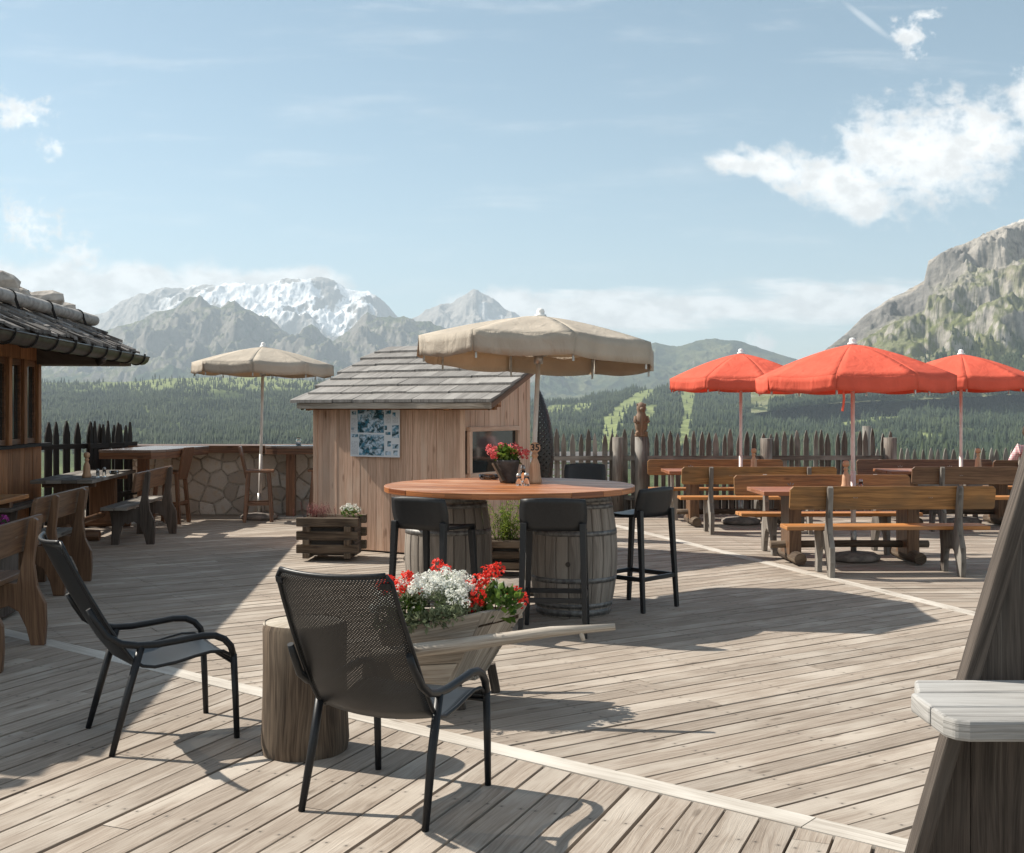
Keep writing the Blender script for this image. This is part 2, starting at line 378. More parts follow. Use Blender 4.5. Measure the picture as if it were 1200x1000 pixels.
def ico(sub):
    if sub in _ico: return _ico[sub]
    import bmesh
    bm = bmesh.new(); bmesh.ops.create_icosphere(bm, subdivisions=sub, radius=1); bm.verts.ensure_lookup_table()
    r = ([v.co.copy() for v in bm.verts], [[v.index for v in f.verts] for f in bm.faces]); bm.free(); _ico[sub] = r
    return r
def tag(o, label=None, cat=None, group=None, kind=None):
    if label: o['label'] = label
    if cat: o['category'] = cat
    if group: o['group'] = group
    if kind: o['kind'] = kind
    return o
def thing(name, label, cat, loc=(0, 0, 0), rz=0.0, group=None):
    o = bpy.data.objects.new(name, None); C.objects.link(o); o.location = loc; o.rotation_euler.z = rz; o.empty_display_size = .1
    return tag(o, label, cat, group)
def copy_tree(o, parent=None, loc=None, rz=None, label=None):
    c = o.copy(); C.objects.link(c)
    if parent is not None: c.parent = parent
    if loc is not None: c.location = loc
    if rz is not None: c.rotation_euler.z = rz
    if label: c['label'] = label
    for ch in list(o.children): copy_tree(ch, c)
    return c

# ------------------------------------------------------------------ numpy noise
def _hash(ix, iy, seed):
    h = (ix * 374761393 + iy * 668265263 + seed * 974711) & 0xffffffff
    h = ((h ^ (h >> 13)) * 1274126177) & 0xffffffff
    return ((h ^ (h >> 16)) & 0xffff) / 65535.0
def pn(x, y, seed=0):
    ix = np.floor(x).astype(np.int64); iy = np.floor(y).astype(np.int64); fx = x - ix; fy = y - iy
    ux = fx*fx*fx*(fx*(fx*6-15)+10); uy = fy*fy*fy*(fy*(fy*6-15)+10)
    def g(a, b, dx, dy):
        t = _hash(a, b, seed) * 2 * np.pi
        return np.cos(t) * dx + np.sin(t) * dy
    n00 = g(ix, iy, fx, fy); n10 = g(ix+1, iy, fx-1, fy); n01 = g(ix, iy+1, fx, fy-1); n11 = g(ix+1, iy+1, fx-1, fy-1)
    return (n00*(1-ux)+n10*ux)*(1-uy) + (n01*(1-ux)+n11*ux)*uy
def fbm(x, y, o=5, seed=0, ridged=False, gain=.5):
    a = 1.0; s = 0; t = 0
    for k in range(o):
        n = pn(x * 2**k, y * 2**k, seed + k * 17)
        if ridged: n = .5 - np.abs(n) * 1.6
        s = s + a * n; t += a; a *= gain
    return s / t
def sstep(x, a, b):
    t = np.clip((x - a) / (b - a), 0, 1); return t * t * (3 - 2 * t)
# ------------------------------------------------------------------ camera, light, sky
cam = bpy.data.cameras.new('camera'); co = bpy.data.objects.new('camera', cam); C.objects.link(co)
co.location = (0, 0, EYE); co.rotation_euler = (R(90), 0, 0)
cam.sensor_width = 36; cam.lens = 36 * F / 1200; cam.shift_y = -20 / 1200; cam.clip_start = .05; cam.clip_end = 60000
S.camera = co
SD = Vector((.96, -.42, -1.0)).normalized()
sun = bpy.data.lights.new('sun', 'SUN'); sun.energy = 4.4; sun.angle = R(.55); sun.color = (1, .93, .82)
so = bpy.data.objects.new('sun', sun); C.objects.link(so); so.rotation_euler = SD.to_track_quat('-Z', 'Y').to_euler(); so.location = (-20, 10, 30)
elev = math.asin(-SD.z); az = math.atan2(-SD.x, -SD.y)     # compass angle from +Y towards +X
w = bpy.data.worlds.new('World'); S.world = w; w.use_nodes = True; nt = w.node_tree; nt.nodes.clear()
out = nt.nodes.new('ShaderNodeOutputWorld'); bg = nt.nodes.new('ShaderNodeBackground'); bg.inputs[1].default_value = .10
sky = nt.nodes.new('ShaderNodeTexSky'); sky.sky_type = 'NISHITA'; sky.sun_disc = False
sky.sun_elevation = elev; sky.sun_rotation = az; sky.altitude = 1900; sky.air_density = 1.0; sky.dust_density = 1.6; sky.ozone_density = 1.0
tc = nt.nodes.new('ShaderNodeTexCoord').outputs['Generated']
sp = nt.nodes.new('ShaderNodeSeparateXYZ'); L(nt, tc, sp.inputs[0])
yy = math_(nt, 'MAXIMUM', sp.outputs[1], .02)
u = math_(nt, 'DIVIDE', sp.outputs[0], yy); v = math_(nt, 'DIVIDE', sp.outputs[2], yy)
cb = nt.nodes.new('ShaderNodeCombineXYZ'); L(nt, u, cb.inputs[0]); L(nt, v, cb.inputs[1]); uvv = cb.outputs[0]
n_big = noise(nt, uvv, 16, 7, .6, .3)
n_mid = noise(nt, mapping(nt, uvv, (1, 1.6, 1)), 38, 6, .62, .2)
n_str = noise(nt, mapping(nt, uvv, (1, 7, 1), (0, 0, R(4))), 5.5, 6, .6, .3)
def ell(px, py, rx, ry, rot=0):
    """soft sky patch centred on a direction"""
    cx, cy = (px - 600) / F, (480 - py) / F
    a = math_(nt, 'SUBTRACT', u, cx); b = math_(nt, 'SUBTRACT', v, cy); c, s_ = math.cos(rot), math.sin(rot)
    a2 = math_(nt, 'ADD', math_(nt, 'MULTIPLY', a, c), math_(nt, 'MULTIPLY', b, s_)); b2 = math_(nt, 'SUBTRACT', math_(nt, 'MULTIPLY', b, c), math_(nt, 'MULTIPLY', a, s_))
    q = math_(nt, 'ADD', math_(nt, 'POWER', math_(nt, 'ABSOLUTE', math_(nt, 'DIVIDE', a2, rx / F)), 2), math_(nt, 'POWER', math_(nt, 'ABSOLUTE', math_(nt, 'DIVIDE', b2, ry / F)), 2))
    return math_(nt, 'SUBTRACT', 1.0, math_(nt, 'SQRT', q))
def union(l):
    r = l[0]
    for x in l[1:]: r = math_(nt, 'MAXIMUM', r, x)
    return r
cum = union([ell(1075, 180, 125, 78, R(8)), ell(985, 216, 110, 44, R(-14)), ell(1012, 238, 48, 30), ell(1150, 165, 70, 60), ell(1215, 120, 40, 45), ell(862, 192, 50, 17, R(-10)), ell(905, 196, 60, 22, R(-20))])
sml = union([ell(1066, 45, 30, 34, R(40)), ell(1085, 18, 28, 10, R(10)), ell(22, 133, 55, 32), ell(62, 174, 20, 20), ell(35, 265, 55, 40, R(-35)), ell(95, 300, 55, 30, R(-30)), ell(888, 402, 26, 20, R(-30)), ell(1200, 105, 20, 40)])
low = union([ell(165, 342, 110, 40), ell(60, 345, 150, 50), ell(290, 332, 110, 20), ell(355, 328, 40, 18), ell(590, 362, 110, 26)])
n_fin = noise(nt, uvv, 95, 5, .6, .2)
base = math_(nt, 'ADD', math_(nt, 'MULTIPLY', cum, 1.0), math_(nt, 'ADD', -.02, math_(nt, 'MULTIPLY', math_(nt, 'SUBTRACT', n_big, .5), 1.15)))
base = math_(nt, 'ADD', base, math_(nt, 'MULTIPLY', math_(nt, 'SUBTRACT', n_mid, .5), 1.5))
base = math_(nt, 'ADD', base, math_(nt, 'MULTIPLY', math_(nt, 'SUBTRACT', n_fin, .5), .65))
d1 = smooth(nt, base, -.06, .62)
bs_ = math_(nt, 'ADD', math_(nt, 'MULTIPLY', sml, 1.1), math_(nt, 'ADD', math_(nt, 'MULTIPLY', math_(nt, 'SUBTRACT', n_mid, .5), 2.0), math_(nt, 'MULTIPLY', math_(nt, 'SUBTRACT', n_fin, .5), 2.2)))
d1 = math_(nt, 'MAXIMUM', d1, math_(nt, 'MULTIPLY', smooth(nt, bs_, .15, 1.1), .9))
base2 = math_(nt, 'ADD', low, math_(nt, 'MULTIPLY', math_(nt, 'SUBTRACT', n_big, .5), 2.2)); d2 = math_(nt, 'MULTIPLY', smooth(nt, base2, -.12, .5), .95)
stm = union([ell(790, 362, 260, 34, R(1)), ell(940, 352, 170, 26, R(3)), ell(700, 360, 160, 22)])
d3 = math_(nt, 'MULTIPLY', smooth(nt, math_(nt, 'ADD', stm, math_(nt, 'MULTIPLY', math_(nt, 'SUBTRACT', n_str, .5), 3.0)), -.05, .65), .95)
wisp = math_(nt, 'MULTIPLY', smooth(nt, n_str, .50, .78), .22)
tr_ = math_(nt, 'MULTIPLY', smooth(nt, ell(1016, 24, 48, 6, R(-38)), 0, .8), .3)
d = union([d1, d2, d3, wisp, tr_])
d = math_(nt, 'MULTIPLY', d, smooth(nt, sp.outputs[1], .02, .2))
# broken cloud added in unseen sky behind and beside the viewer to lift shadows
n_fill = noise(nt, mapping(nt, tc, (1, 1, 2.2)), 2.6, 6, .6, .4)
dfill = math_(nt, 'MULTIPLY', smooth(nt, n_fill, .43, .62), math_(nt, 'MULTIPLY', smooth(nt, sp.outputs[1], .25, -.15), smooth(nt, sp.outputs[2], -.02, .12)))
d = math_(nt, 'MAXIMUM', d, dfill)
shade = math_(nt, 'SUBTRACT', 1.0, math_(nt, 'MULTIPLY', smooth(nt, n_mid, .38, .66), .26))
tone = nt.nodes.new('ShaderNodeHueSaturation'); tone.inputs['Saturation'].default_value = .90; tone.inputs['Value'].default_value = .76; tone.inputs['Hue'].default_value = .481
L(nt, sky.outputs[0], tone.inputs['Color'])
tint = mix(nt, 1.0, tone.outputs[0], (.978, .985, .95), 'MULTIPLY')
ccol = nt.nodes.new('ShaderNodeVectorMath'); ccol.operation = 'SCALE'; ccol.inputs[0].default_value = (6.9, 6.9, 6.8); L(nt, shade, ccol.inputs['Scale'])
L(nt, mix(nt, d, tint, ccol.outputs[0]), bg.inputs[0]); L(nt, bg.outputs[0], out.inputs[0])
S.view_settings.view_transform = 'Standard'; S.view_settings.look = 'None'; S.view_settings.gamma = 1; S.view_settings.exposure = EXPO
S.render.engine = 'CYCLES'; cy = S.cycles
cy.use_denoising = True
try: cy.denoiser = 'OPENIMAGEDENOISE'
except Exception: pass
cy.max_bounces = 6; cy.diffuse_bounces = 3; cy.transparent_max_bounces = 16; cy.transmission_bounces = 6; cy.volume_bounces = 0
cy.caustics_reflective = False; cy.caustics_refractive = False

# ------------------------------------------------------------------ land: valley, mountains, haze
def interp(xs, pts):
    p = np.array(pts, float); return np.interp(xs, p[:, 0], p[:, 1])
def sheet(name, U, Y, Z, colr, mat, label=None, jitterx=None):
    """grid of world points; U holds the side ratio x/y of each column"""
    nr, nc = Z.shape
    X = U * Y
    co_ = np.stack([X, Y, Z], -1).reshape(-1, 3).astype(np.float32)
    i = np.arange(nr - 1)[:, None] * nc + np.arange(nc - 1)[None, :]
    q = np.stack([i, i + 1, i + nc + 1, i + nc], -1).reshape(-1, 4).astype(np.int32)
    me = bpy.data.meshes.new(name)
    me.vertices.add(len(co_)); me.vertices.foreach_set('co', co_.ravel())
    me.loops.add(q.size); me.loops.foreach_set('vertex_index', q.ravel())
    me.polygons.add(len(q)); me.polygons.foreach_set('loop_start', np.arange(len(q), dtype=np.int32) * 4)
    me.polygons.foreach_set('use_smooth', np.ones(len(q), dtype=bool))
    me.update(calc_edges=True)
    ca = me.color_attributes.new('ground', 'FLOAT_COLOR', 'POINT')
    cc = np.concatenate([colr.reshape(-1, 3), np.ones((len(co_), 1))], 1).astype(np.float32); ca.data.foreach_set('color', cc.ravel())
    me.materials.append(mat); o = bpy.data.objects.new(name, me); C.objects.link(o); o['kind'] = 'structure'
    if label: o['label'] = label
    return o
def landmat(name, nscale, amp=.35, bd=4):
    m, nt, out = newmat(name)
    at = nt.nodes.new('ShaderNodeAttribute'); at.attribute_name = 'ground'
    tc = nt.nodes.new('ShaderNodeTexCoord').outputs['Object']
    n1 = smooth(nt, noise(nt, tc, nscale, 9, .74), .22, .78)
    f = math_(nt, 'ADD', 1 - amp, math_(nt, 'MULTIPLY', n1, 2 * amp))
    vm = nt.nodes.new('ShaderNodeVectorMath'); vm.operation = 'SCALE'; L(nt, at.outputs['Color'], vm.inputs[0]); L(nt, f, vm.inputs['Scale'])
    bsdf(nt, out, vm.outputs[0], .95, .1, bump=n1, bstr=.6, bdist=bd); return m
lm_far = landmat('far_rock', .010, .35, 10); lm_mid = landmat('mid_rock', .015, .45, 14); lm_val = landmat('valley_ground', .05, .45, 2); lm_near = landmat('cliff_rock', .03, .42, 9)
LAST = {}
def mixc(a, b, t): return a * (1 - t[..., None]) + np.array(b) * t[..., None]

def ridge_sheet(name, px0, px1, step, y0, y1, yback, rows, prof, foot, seed, amp, fx, paint, mat, power=1.2, terr=0, label=None):
    px = np.arange(px0, px1 + step, step, dtype=float); U = ((px - 600) / F)[None, :]
    s = np.linspace(0, 1.18, rows)[:, None]
    Y = np.where(s <= 1, y0 + (y1 - y0) * s, y1 + (s - 1) / .18 * (yback - y1)) + 0 * U
    X = U * Y
    zr = EYE + (HZ - interp(px, prof))[None, :] / F * y1
    zf = EYE + (HZ - interp(px, foot))[None, :] / F * y0
    t = np.clip(s, 0, 1) + 0 * U
    wob = fbm(X / fx * .7, Y / fx * .7, 4, seed + 5) * .35
    t2 = np.clip(t + wob * np.sin(np.pi * t), 0, 1)
    if terr:
        t2 = np.interp(t2 + .05 * fbm(X / 300, Y / 300, 3, 5), [0, .30, .36, .52, .58, .70, .77, .86, .90, 1.0, 1.3], [0, .26, .38, .50, .62, .68, .72, .93, .96, 1.0, 1.0])
    z = zf + (zr - zf) * t2 ** power
    rid = fbm(X / fx, Y / (fx * 1.6), 6, seed, True, .55)
    env = .28 + .72 * np.sin(np.pi * np.clip(t * .93 + .04, 0, 1))
    env = np.where(t >= 1, .28, env)
    if name == 'mountain': env = env * (1 - .55 * sstep(px, 620, 720))[None, :]
    if terr: env = env * (.45 + .55 * sstep(t, .25, .65))
    if terr: rid = rid + .22 * fbm(X / 16, Y / 20, 4, seed + 40, True)
    z = z + (rid - .15) * amp * env * np.clip((zr - zf) / 400, .15, 1.3)
    z = np.where(s > 1, z - (s - 1) / .18 * 260, z)
    gy = np.gradient(z, axis=0) / np.maximum(np.gradient(Y, axis=0), 1); gx = np.gradient(z, axis=1) / (np.gradient(X, axis=1) + 1e-6)
    slope = np.hypot(gx, gy)
    col = paint(px[None, :] + 0 * z, t, z, slope, X, Y); LAST.update(X=X, Y=Y + 0 * z, Z=z, t=t, px=px[None, :] + 0 * z)
    return sheet(name, U + 0 * z, Y, z, col, mat, label)

ROCKG = np.array((.30, .29, .28)); GRASS = np.array((.13, .15, .055))
def paint_far(px, t, z, sl, X, Y):
    n = fbm(X / 800, Y / 1300, 6, 71)
    col = np.zeros(z.shape + (3,)) + np.array((.30, .28, .26))
    col = mixc(col, (.18, .17, .165), sstep(n, .0, .25))
    n3 = fbm(X / 260, Y / 420, 5, 72)
    snow = sstep(t, .30, .50) * sstep(px, 165, 215) * (1 - sstep(px, 425, 460)) * sstep(.90 - sl * .38 + n * 2.2 + n3 * 1.3 - .50 * sstep(px, 325, 385) * sstep(t, .55, .9) - .35 * (1 - sstep(px, 150, 270)) * sstep(t, .80, .9), .20, .36)
    snow2 = sstep(t, .55, .9) * sstep(n, .0, .12) * sstep(px, 470, 500) * .6
    return mixc(col, (.88, .90, .93), np.clip(snow + snow2, 0, 1))
ridge_sheet('snow_mountain', -160, 760, 1.0, 11500, 14000, 15000, 150,
            [(-160, 400), (60, 385), (120, 368), (150, 350), (165, 341), (205, 335), (265, 332), (300, 333), (322, 329), (350, 324), (366, 327), (385, 330), (405, 338), (440, 347), (458, 362), (470, 376), (486, 372), (500, 363), (520, 360), (532, 356), (545, 346), (554, 342), (566, 347), (582, 356), (600, 370), (640, 392), (760, 410)],
            [(-160, 452), (760, 452)], 3, 470, 850, paint_far, lm_far, 1.0, label='pale snow covered mountain massif on the left horizon')
def paint_mid(px, t, z, sl, X, Y):
    n = fbm(X / 360, Y / 560, 6, 31)
    col = np.zeros(z.shape + (3,)) + np.array((.075, .085, .040))
    gr = sstep(px, 600, 690)
    col = mixc(col, (.20, .18, .155), sstep(sl + n * 1.0 - gr * .9, .55, .85))
    col = mixc(col, (.030, .048, .026), gr * sstep(fbm(X / 200, Y / 260, 5, 34), -.12, .06) * .85)
    col = mixc(col, (.12, .125, .06), sstep(n, .0, .2) * (1 - sstep(sl, .5, .9)))
    col = mixc(col, (.035, .055, .03), sstep(-n, .02, .16) * (1 - sstep(t, .15, .5)))
    return col
ridge_sheet('mountain', -160, 1130, 1.0, 7000, 9200, 9800, 150,
            [(-160, 405), (40, 425), (110, 400), (135, 390), (165, 380), (200, 367), (218, 358), (236, 350), (246, 357), (258, 360), (275, 353), (290, 367), (320, 382), (345, 397), (365, 386), (390, 402), (412, 392), (430, 372), (450, 378), (470, 376), (500, 384), (560, 398), (640, 414), (700, 418), (740, 410), (768, 403), (792, 409), (828, 397), (860, 401), (890, 410), (915, 418), (960, 431), (1130, 452)],
            [(-160, 452), (160, 452), (400, 458), (640, 470), (900, 478), (1130, 478)], 9, 420, 640, paint_mid, lm_mid, 1.15, label='blue green rocky ridge below the snow mountain')

P3 = [(-160, 447), (60, 448), (130, 447), (200, 444), (300, 443), (380, 447), (480, 456), (560, 464), (640, 474), (680, 470), (705, 462), (745, 456), (800, 455), (850, 456), (900, 458), (980, 462), (1030, 458), (1100, 452), (1200, 446), (1400, 436)]
YB = np.array([16, 26, 60, 140, 320, 700, 1100, 1600, 2200, 2800, 3300, 3900], float)
PYB = np.array([700, 690, 760, 720, 655, 590, 556, 530, 506, 484, 464, 0], float)
def valley_z(px, Y):
    top = interp(px, P3); pc = PYB.copy()
    py = np.interp(np.log(Y), np.log(YB[:-1]), pc[:-1])
    # blend towards the ridge profile at the far end
    k = np.clip((Y - 1600) / (3700 - 1600), 0, 1)
    lim = np.interp(1600, YB[:-1], pc[:-1])
    py = np.where(Y > 1600, lim + (top - lim) * k ** .85, py)
    z = EYE + (HZ - py) / F * Y
    z = z + fbm(px / F * Y / 260, Y / 300, 4, 55) * 45 * sstep(Y, 500, 1400) * (1 - .6 * sstep(Y, 3200, 3700))
    return z
px = np.arange(-220, 1421, 2.0); rowsY = np.concatenate([np.geomspace(14, 1500, 60), np.linspace(1520, 3700, 190), np.array([3760, 3850, 4000, 4300])])
PX, YY = np.meshgrid(px, rowsY); ZZ = valley_z(PX, np.minimum(YY, 3700.0)); ZZ = np.where(YY > 3700, ZZ - (YY - 3700) * .12, ZZ)
XX = (PX - 600) / F * YY
def in_poly(x, y, poly):
    ins = np.zeros(x.shape, bool); n = len(poly)
    for i in range(n):
        x0, y0 = poly[i]; x1, y1 = poly[(i + 1) % n]
        c = ((y0 > y) != (y1 > y)) & (x < (x1 - x0) * (y - y0) / (y1 - y0 + 1e-9) + x0); ins ^= c
    return ins
PISTES = [[(702, 530), (708, 492), (716, 482), (742, 462), (760, 456), (772, 456), (752, 475), (738, 482), (728, 500), (722, 530)],
          [(797, 452), (816, 452), (812, 480), (806, 530), (792, 530), (800, 490)],
          [(757, 476), (772, 474), (762, 500), (750, 500)],
          [(1020, 486), (1034, 474), (1075, 462), (1100, 458), (1090, 466), (1062, 480), (1050, 492), (1030, 492)],
          [(1060, 512), (1075, 506), (1110, 512), (1110, 520), (1075, 520)],
          [(985, 492), (1010, 486), (1012, 498), (990, 502)], [(640, 476), (700, 472), (690, 480), (640, 484)]]
def screen_y(X, Y, Z): return HZ - (Z - EYE) / Y * F
def clear_mask(px, py, X, Y):
    jx = px + fbm(X / 60, Y / 60, 3, 91) * 8; jy = py + fbm(X / 60, Y / 60, 3, 92) * 4
    m = np.zeros(px.shape, bool)
    for p in PISTES: m |= in_poly(jx, jy, p)
    return m
py = screen_y(XX, YY, ZZ); n = fbm(XX / 150, YY / 220, 5, 41)
col = np.zeros(ZZ.shape + (3,)) + np.array((.055, .075, .025))
meadow = (clear_mask(PX, py, XX, YY)).astype(float)
left_top = (1 - sstep(PX, 520, 640)) * (1 - sstep(py, 452, 462)) * sstep(PX, 60, 160)
col = mixc(col, (.19, .22, .085), np.clip(meadow + left_top + sstep(n, .1, .3) * .6, 0, 1))
valley = sheet('terrain', (PX - 600) / F, YY, ZZ, col, lm_val)

def paint_cliff(px, t, z, sl, X, Y):
    n = fbm(X / 130, Y / 160, 6, 61); n2 = fbm(X / 24, z / 11, 5, 66)
    col = np.zeros(z.shape + (3,)) + np.array((.36, .33, .29))
    col = mixc(col, (.12, .115, .105), sstep(n2, .0, .25) * .85)
    col = mixc(col, (.30, .245, .19), sstep(n, .10, .3) * .6)
    col = mixc(col, (.13, .125, .12), sstep(t, .66, .70) * (1 - sstep(t, .88, .93)) * sstep(1160 - px + n * 160, 0, 60) * .75)
    grass = (1 - sstep(t + n * .7, .48, .80)) * .85 * sstep(2.3 - sl + n, .1, .6)
    grass = np.clip(grass + (sstep(n2 + n, .05, .2) * (1 - sstep(t, .55, .85)) * .6), 0, 1)
    col = mixc(col, (.145, .155, .065), grass)
    col = mixc(col, (.50, .48, .45), sstep(t + n * .1, .91, .96) * sstep(px, 1150, 1175))
    shrub = (1 - sstep(t + n * .5, .10, .24)) * sstep(n2 - n, .0, .12)
    return mixc(col, (.03, .045, .02), shrub)
ridge_sheet('rocky_mountain', 880, 1640, .8, 2550, 3500, 3800, 240,
            [(880, 452), (950, 425), (968, 410), (985, 397), (1010, 374), (1040, 353), (1062, 343), (1083, 332), (1088, 309), (1100, 300), (1130, 288), (1160, 275), (1180, 267), (1200, 258), (1300, 222), (1450, 205), (1640, 230)],
            [(880, 485), (960, 474), (1100, 468), (1200, 462), (1640, 450)], 21, 56, 95, paint_cliff, lm_near, 1.0, terr=-1, label='bare rocky mountain with green lower slope on the right')

M4 = dict(LAST)
_w = np.abs(M4['X']) * 0 + (M4['t'] < .30) * (M4['px'] > 900) * (M4['px'] < 1290) * (M4['t'] > .005)
_n = fbm(M4['X'] / 70, M4['Y'] / 90, 4, 88); _w = _w * np.where(_n + .25 - M4['t'] * 1.6 > .10, 1.0, .03)
_w = _w.ravel() / _w.sum(); _id = rng.choice(_w.size, 9000, p=_w)
foot = [M4[k].ravel()[_id] for k in 'XYZ']; foot[0] = foot[0] + rng.uniform(-1, 1, 9000); _h = rng.uniform(9, 19, 9000)
foot += [_h, _h * rng.uniform(.17, .26, 9000), rng.uniform(0, 6, 9000)]
# far-off wood: conifers too many to count, one object
def cone_forest(n_try, pxr, yr, seed, keep, hmin=12, hmax=24):
    r = np.random.default_rng(seed)
    Yt = np.sqrt(r.uniform(yr[0] ** 2, yr[1] ** 2, n_try)); pt = r.uniform(*pxr, n_try); Xt = (pt - 600) / F * Yt
    Zt = valley_z(pt, Yt); k = keep(pt, screen_y(Xt, Yt, Zt), Xt, Yt, r)
    Xt, Yt, Zt = Xt[k], Yt[k], Zt[k]; n = len(Xt)
    h = r.uniform(hmin, hmax, n) * (1 + .9 * fbm(Xt / 60, Yt / 60, 3, 8)) * np.where(r.random(n) < .06, 1.35, 1); w = h * r.uniform(.15, .22, n); ph = r.uniform(0, 6.28, n)
    return Xt, Yt, Zt, h, w, ph
def keep_left(px, py, X, Y, r):
    d = np.ones(len(px)); d[(py < 461)] = .30; d[py < 452] = .13
    d = d * (1 - .85 * ((fbm(X / 120, Y / 200, 4, 19) > .16)))
    return r.random(len(px)) < d
def keep_right(px, py, X, Y, r):
    d = np.where(clear_mask(px, py, X, Y), .02, 1.0)
    d = d * (1 - .85 * ((fbm(X / 110, Y / 150, 4, 23) > .16)))
    return r.random(len(px)) < d
parts = [cone_forest(42000, (-80, 640), (1500, 3690), 1, keep_left, 9, 17), cone_forest(34000, (625, 1280), (1350, 3690), 2, keep_right, 10, 20), cone_forest(1500, (900, 1260), (750, 1350), 3, keep_right, 12, 24), foot]
Xt, Yt, Zt, h, w_, ph = [np.concatenate([p[i] for p in parts]) for i in range(6)]
nt_ = len(Xt); K = 5; ang = np.arange(K) * 2 * np.pi / K
vs = []; fs = []
tiers = ((0.06, 1.0, .62), (.42, .66, 1.0))
vert = np.zeros((nt_, 2 * (K + 1), 3)); 
for ti, (z0, rr, z1) in enumerate(tiers):
    for k in range(K):
        jr = rng.uniform(.7, 1.25, nt_)
        vert[:, ti*(K+1)+k, 0] = Xt + np.cos(ang[k] + ph + ti) * w_ * rr * jr; vert[:, ti*(K+1)+k, 1] = Yt + np.sin(ang[k] + ph + ti) * w_ * rr * jr
        vert[:, ti*(K+1)+k, 2] = Zt + h * (z0 + rng.uniform(-.04, .04, nt_))
    vert[:, ti*(K+1)+K, 0] = Xt; vert[:, ti*(K+1)+K, 1] = Yt; vert[:, ti*(K+1)+K, 2] = Zt + h * z1
tri = np.array([[ti*(K+1)+k, ti*(K+1)+(k+1) % K, ti*(K+1)+K] for ti in range(2) for k in range(K)])
tri = (np.arange(nt_)[:, None, None] * 2 * (K + 1) + tri[None]).reshape(-1, 3).astype(np.int32)
me = bpy.data.meshes.new('forest'); me.vertices.add(nt_ * 2 * (K+1)); me.vertices.foreach_set('co', vert.astype(np.float32).ravel())
me.loops.add(tri.size); me.loops.foreach_set('vertex_index', tri.ravel()); me.polygons.add(len(tri)); me.polygons.foreach_set('loop_start', np.arange(len(tri), dtype=np.int32) * 3); me.update(calc_edges=True)
at = me.attributes.new('rnd', 'FLOAT', 'FACE'); at.data.foreach_set('value', np.repeat(np.clip(rng.random(nt_) * .5 + .25 + fbm(Xt / 90, Yt / 130, 4, 77) * 2.0, 0, 1), 2 * K).astype(np.float32))
leafy('conifer', (.012, .026, .013), (.046, .064, .027), .05, .9); me.materials.append(MATS['conifer'])
fo = bpy.data.objects.new('forest', me); C.objects.link(fo); tag(fo, 'dark green conifer forest covering the valley slopes', 'forest', kind='stuff')

# haze: even thin air round everything
mz, ntz, oz = newmat('haze_air'); pv = ntz.nodes.new('ShaderNodeVolumePrincipled'); pv.inputs['Color'].default_value = (.72, .85, .96, 1); pv.inputs['Density'].default_value = HAZE; pv.inputs['Anisotropy'].default_value = .1
ntz.links.new(pv.outputs[0], oz.inputs['Volume'])
hb = MB(); hb.box((0, 7800, 560), (21000, 16200, 1500)); ho = hb.build('haze', mz); ho['kind'] = 'stuff'; ho['label'] = 'thin blue haze filling the valley'
# ------------------------------------------------------------------ deck
PC = Vector((6.43, .25))                       # the point the board fan radiates from
def dirv(deg): return Vector((math.cos(R(deg)), math.sin(R(deg))))
S1, S2 = dirv(141.0), dirv(107.5)
def clip(poly, p, n):
    """keep the side of the line through p where (x-p).n >= 0"""
    o = []
    for i in range(len(poly)):
        a, b = poly[i], poly[(i + 1) % len(poly)]; da, db = (a - p).dot(n), (b - p).dot(n)
        if da >= 0: o.append(a)
        if (da >= 0) != (db >= 0): o.append(a + (b - a) * (da / (da - db)))
    return o
DX0, DX1, DY0, DY1 = -9.5, 12.5, .3, 18.6
rect = [Vector((DX0, DY0)), Vector((DX1, DY0)), Vector((DX1, DY1)), Vector((DX0, DY1))]
def perp(v): return Vector((-v.y, v.x))
hw = .066
# sectors: A in front of strip 1, B between the strips, C beyond strip 2
secA = clip(rect, PC + perp(S1) * (hw + .004), perp(S1))
secB = clip(clip(rect, PC - perp(S1) * (hw + .004), -perp(S1)), PC + perp(S2) * (hw + .004), perp(S2))
secC = clip(rect, PC - perp(S2) * (hw + .004), -perp(S2))
deckb = MB()
def prism_top(mb, poly, z, t, u, r, v0=0.0):
    """a plank: convex outline, top at z, slightly uneven"""
    if len(poly) < 3: return
    dz = random.uniform(-.0025, .0012); b = len(mb.v); n = len(poly); o = random.random() * 9; pv = perp(u)
    ar = sum(poly[i].x * poly[(i+1) % n].y - poly[(i+1) % n].x * poly[i].y for i in range(n))
    if ar < 0: poly = poly[::-1]
    for p in poly: mb.v.append(Vector((p.x, p.y, z + dz)))
    for p in poly: mb.v.append(Vector((p.x, p.y, z - t)))
    mb.face(range(b, b+n), [(p.dot(u), p.dot(pv) - v0) for p in poly], r)
    for i in range(n):
        j = (i+1) % n; mb.face((b+j, b+i, b+n+i, b+n+j), [(o, 0), (o + 1, 0), (o + 1, .02), (o, .02)], r)
def planks(mb, sec, deg, wd=.146, gap=.014):
    u = dirv(deg); pv = perp(u); lo = min(p.dot(pv) for p in sec); hi = max(p.dot(pv) for p in sec)
    k = math.floor(lo / wd)
    while k * wd < hi:
        ww = wd - gap * random.uniform(.7, 1.4)
        strip = clip(clip(sec, pv * (k * wd), pv), pv * (k * wd + ww), -pv)
        if len(strip) >= 3:
            a0 = min(p.dot(u) for p in strip); a1 = max(p.dot(u) for p in strip); a = a0 - random.uniform(0, 3)
            while a < a1:
                ln = random.uniform(3.2, 5.2)
                pc = clip(clip(strip, u * a, u), u * (a + ln - .003), -u)
                prism_top(mb, pc, 0, .06, u, random.random(), k * wd); a += ln
        k += 1
planks(deckb, secA, 67.3); planks(deckb, secB, 33.2); planks(deckb, secC, 1.5)
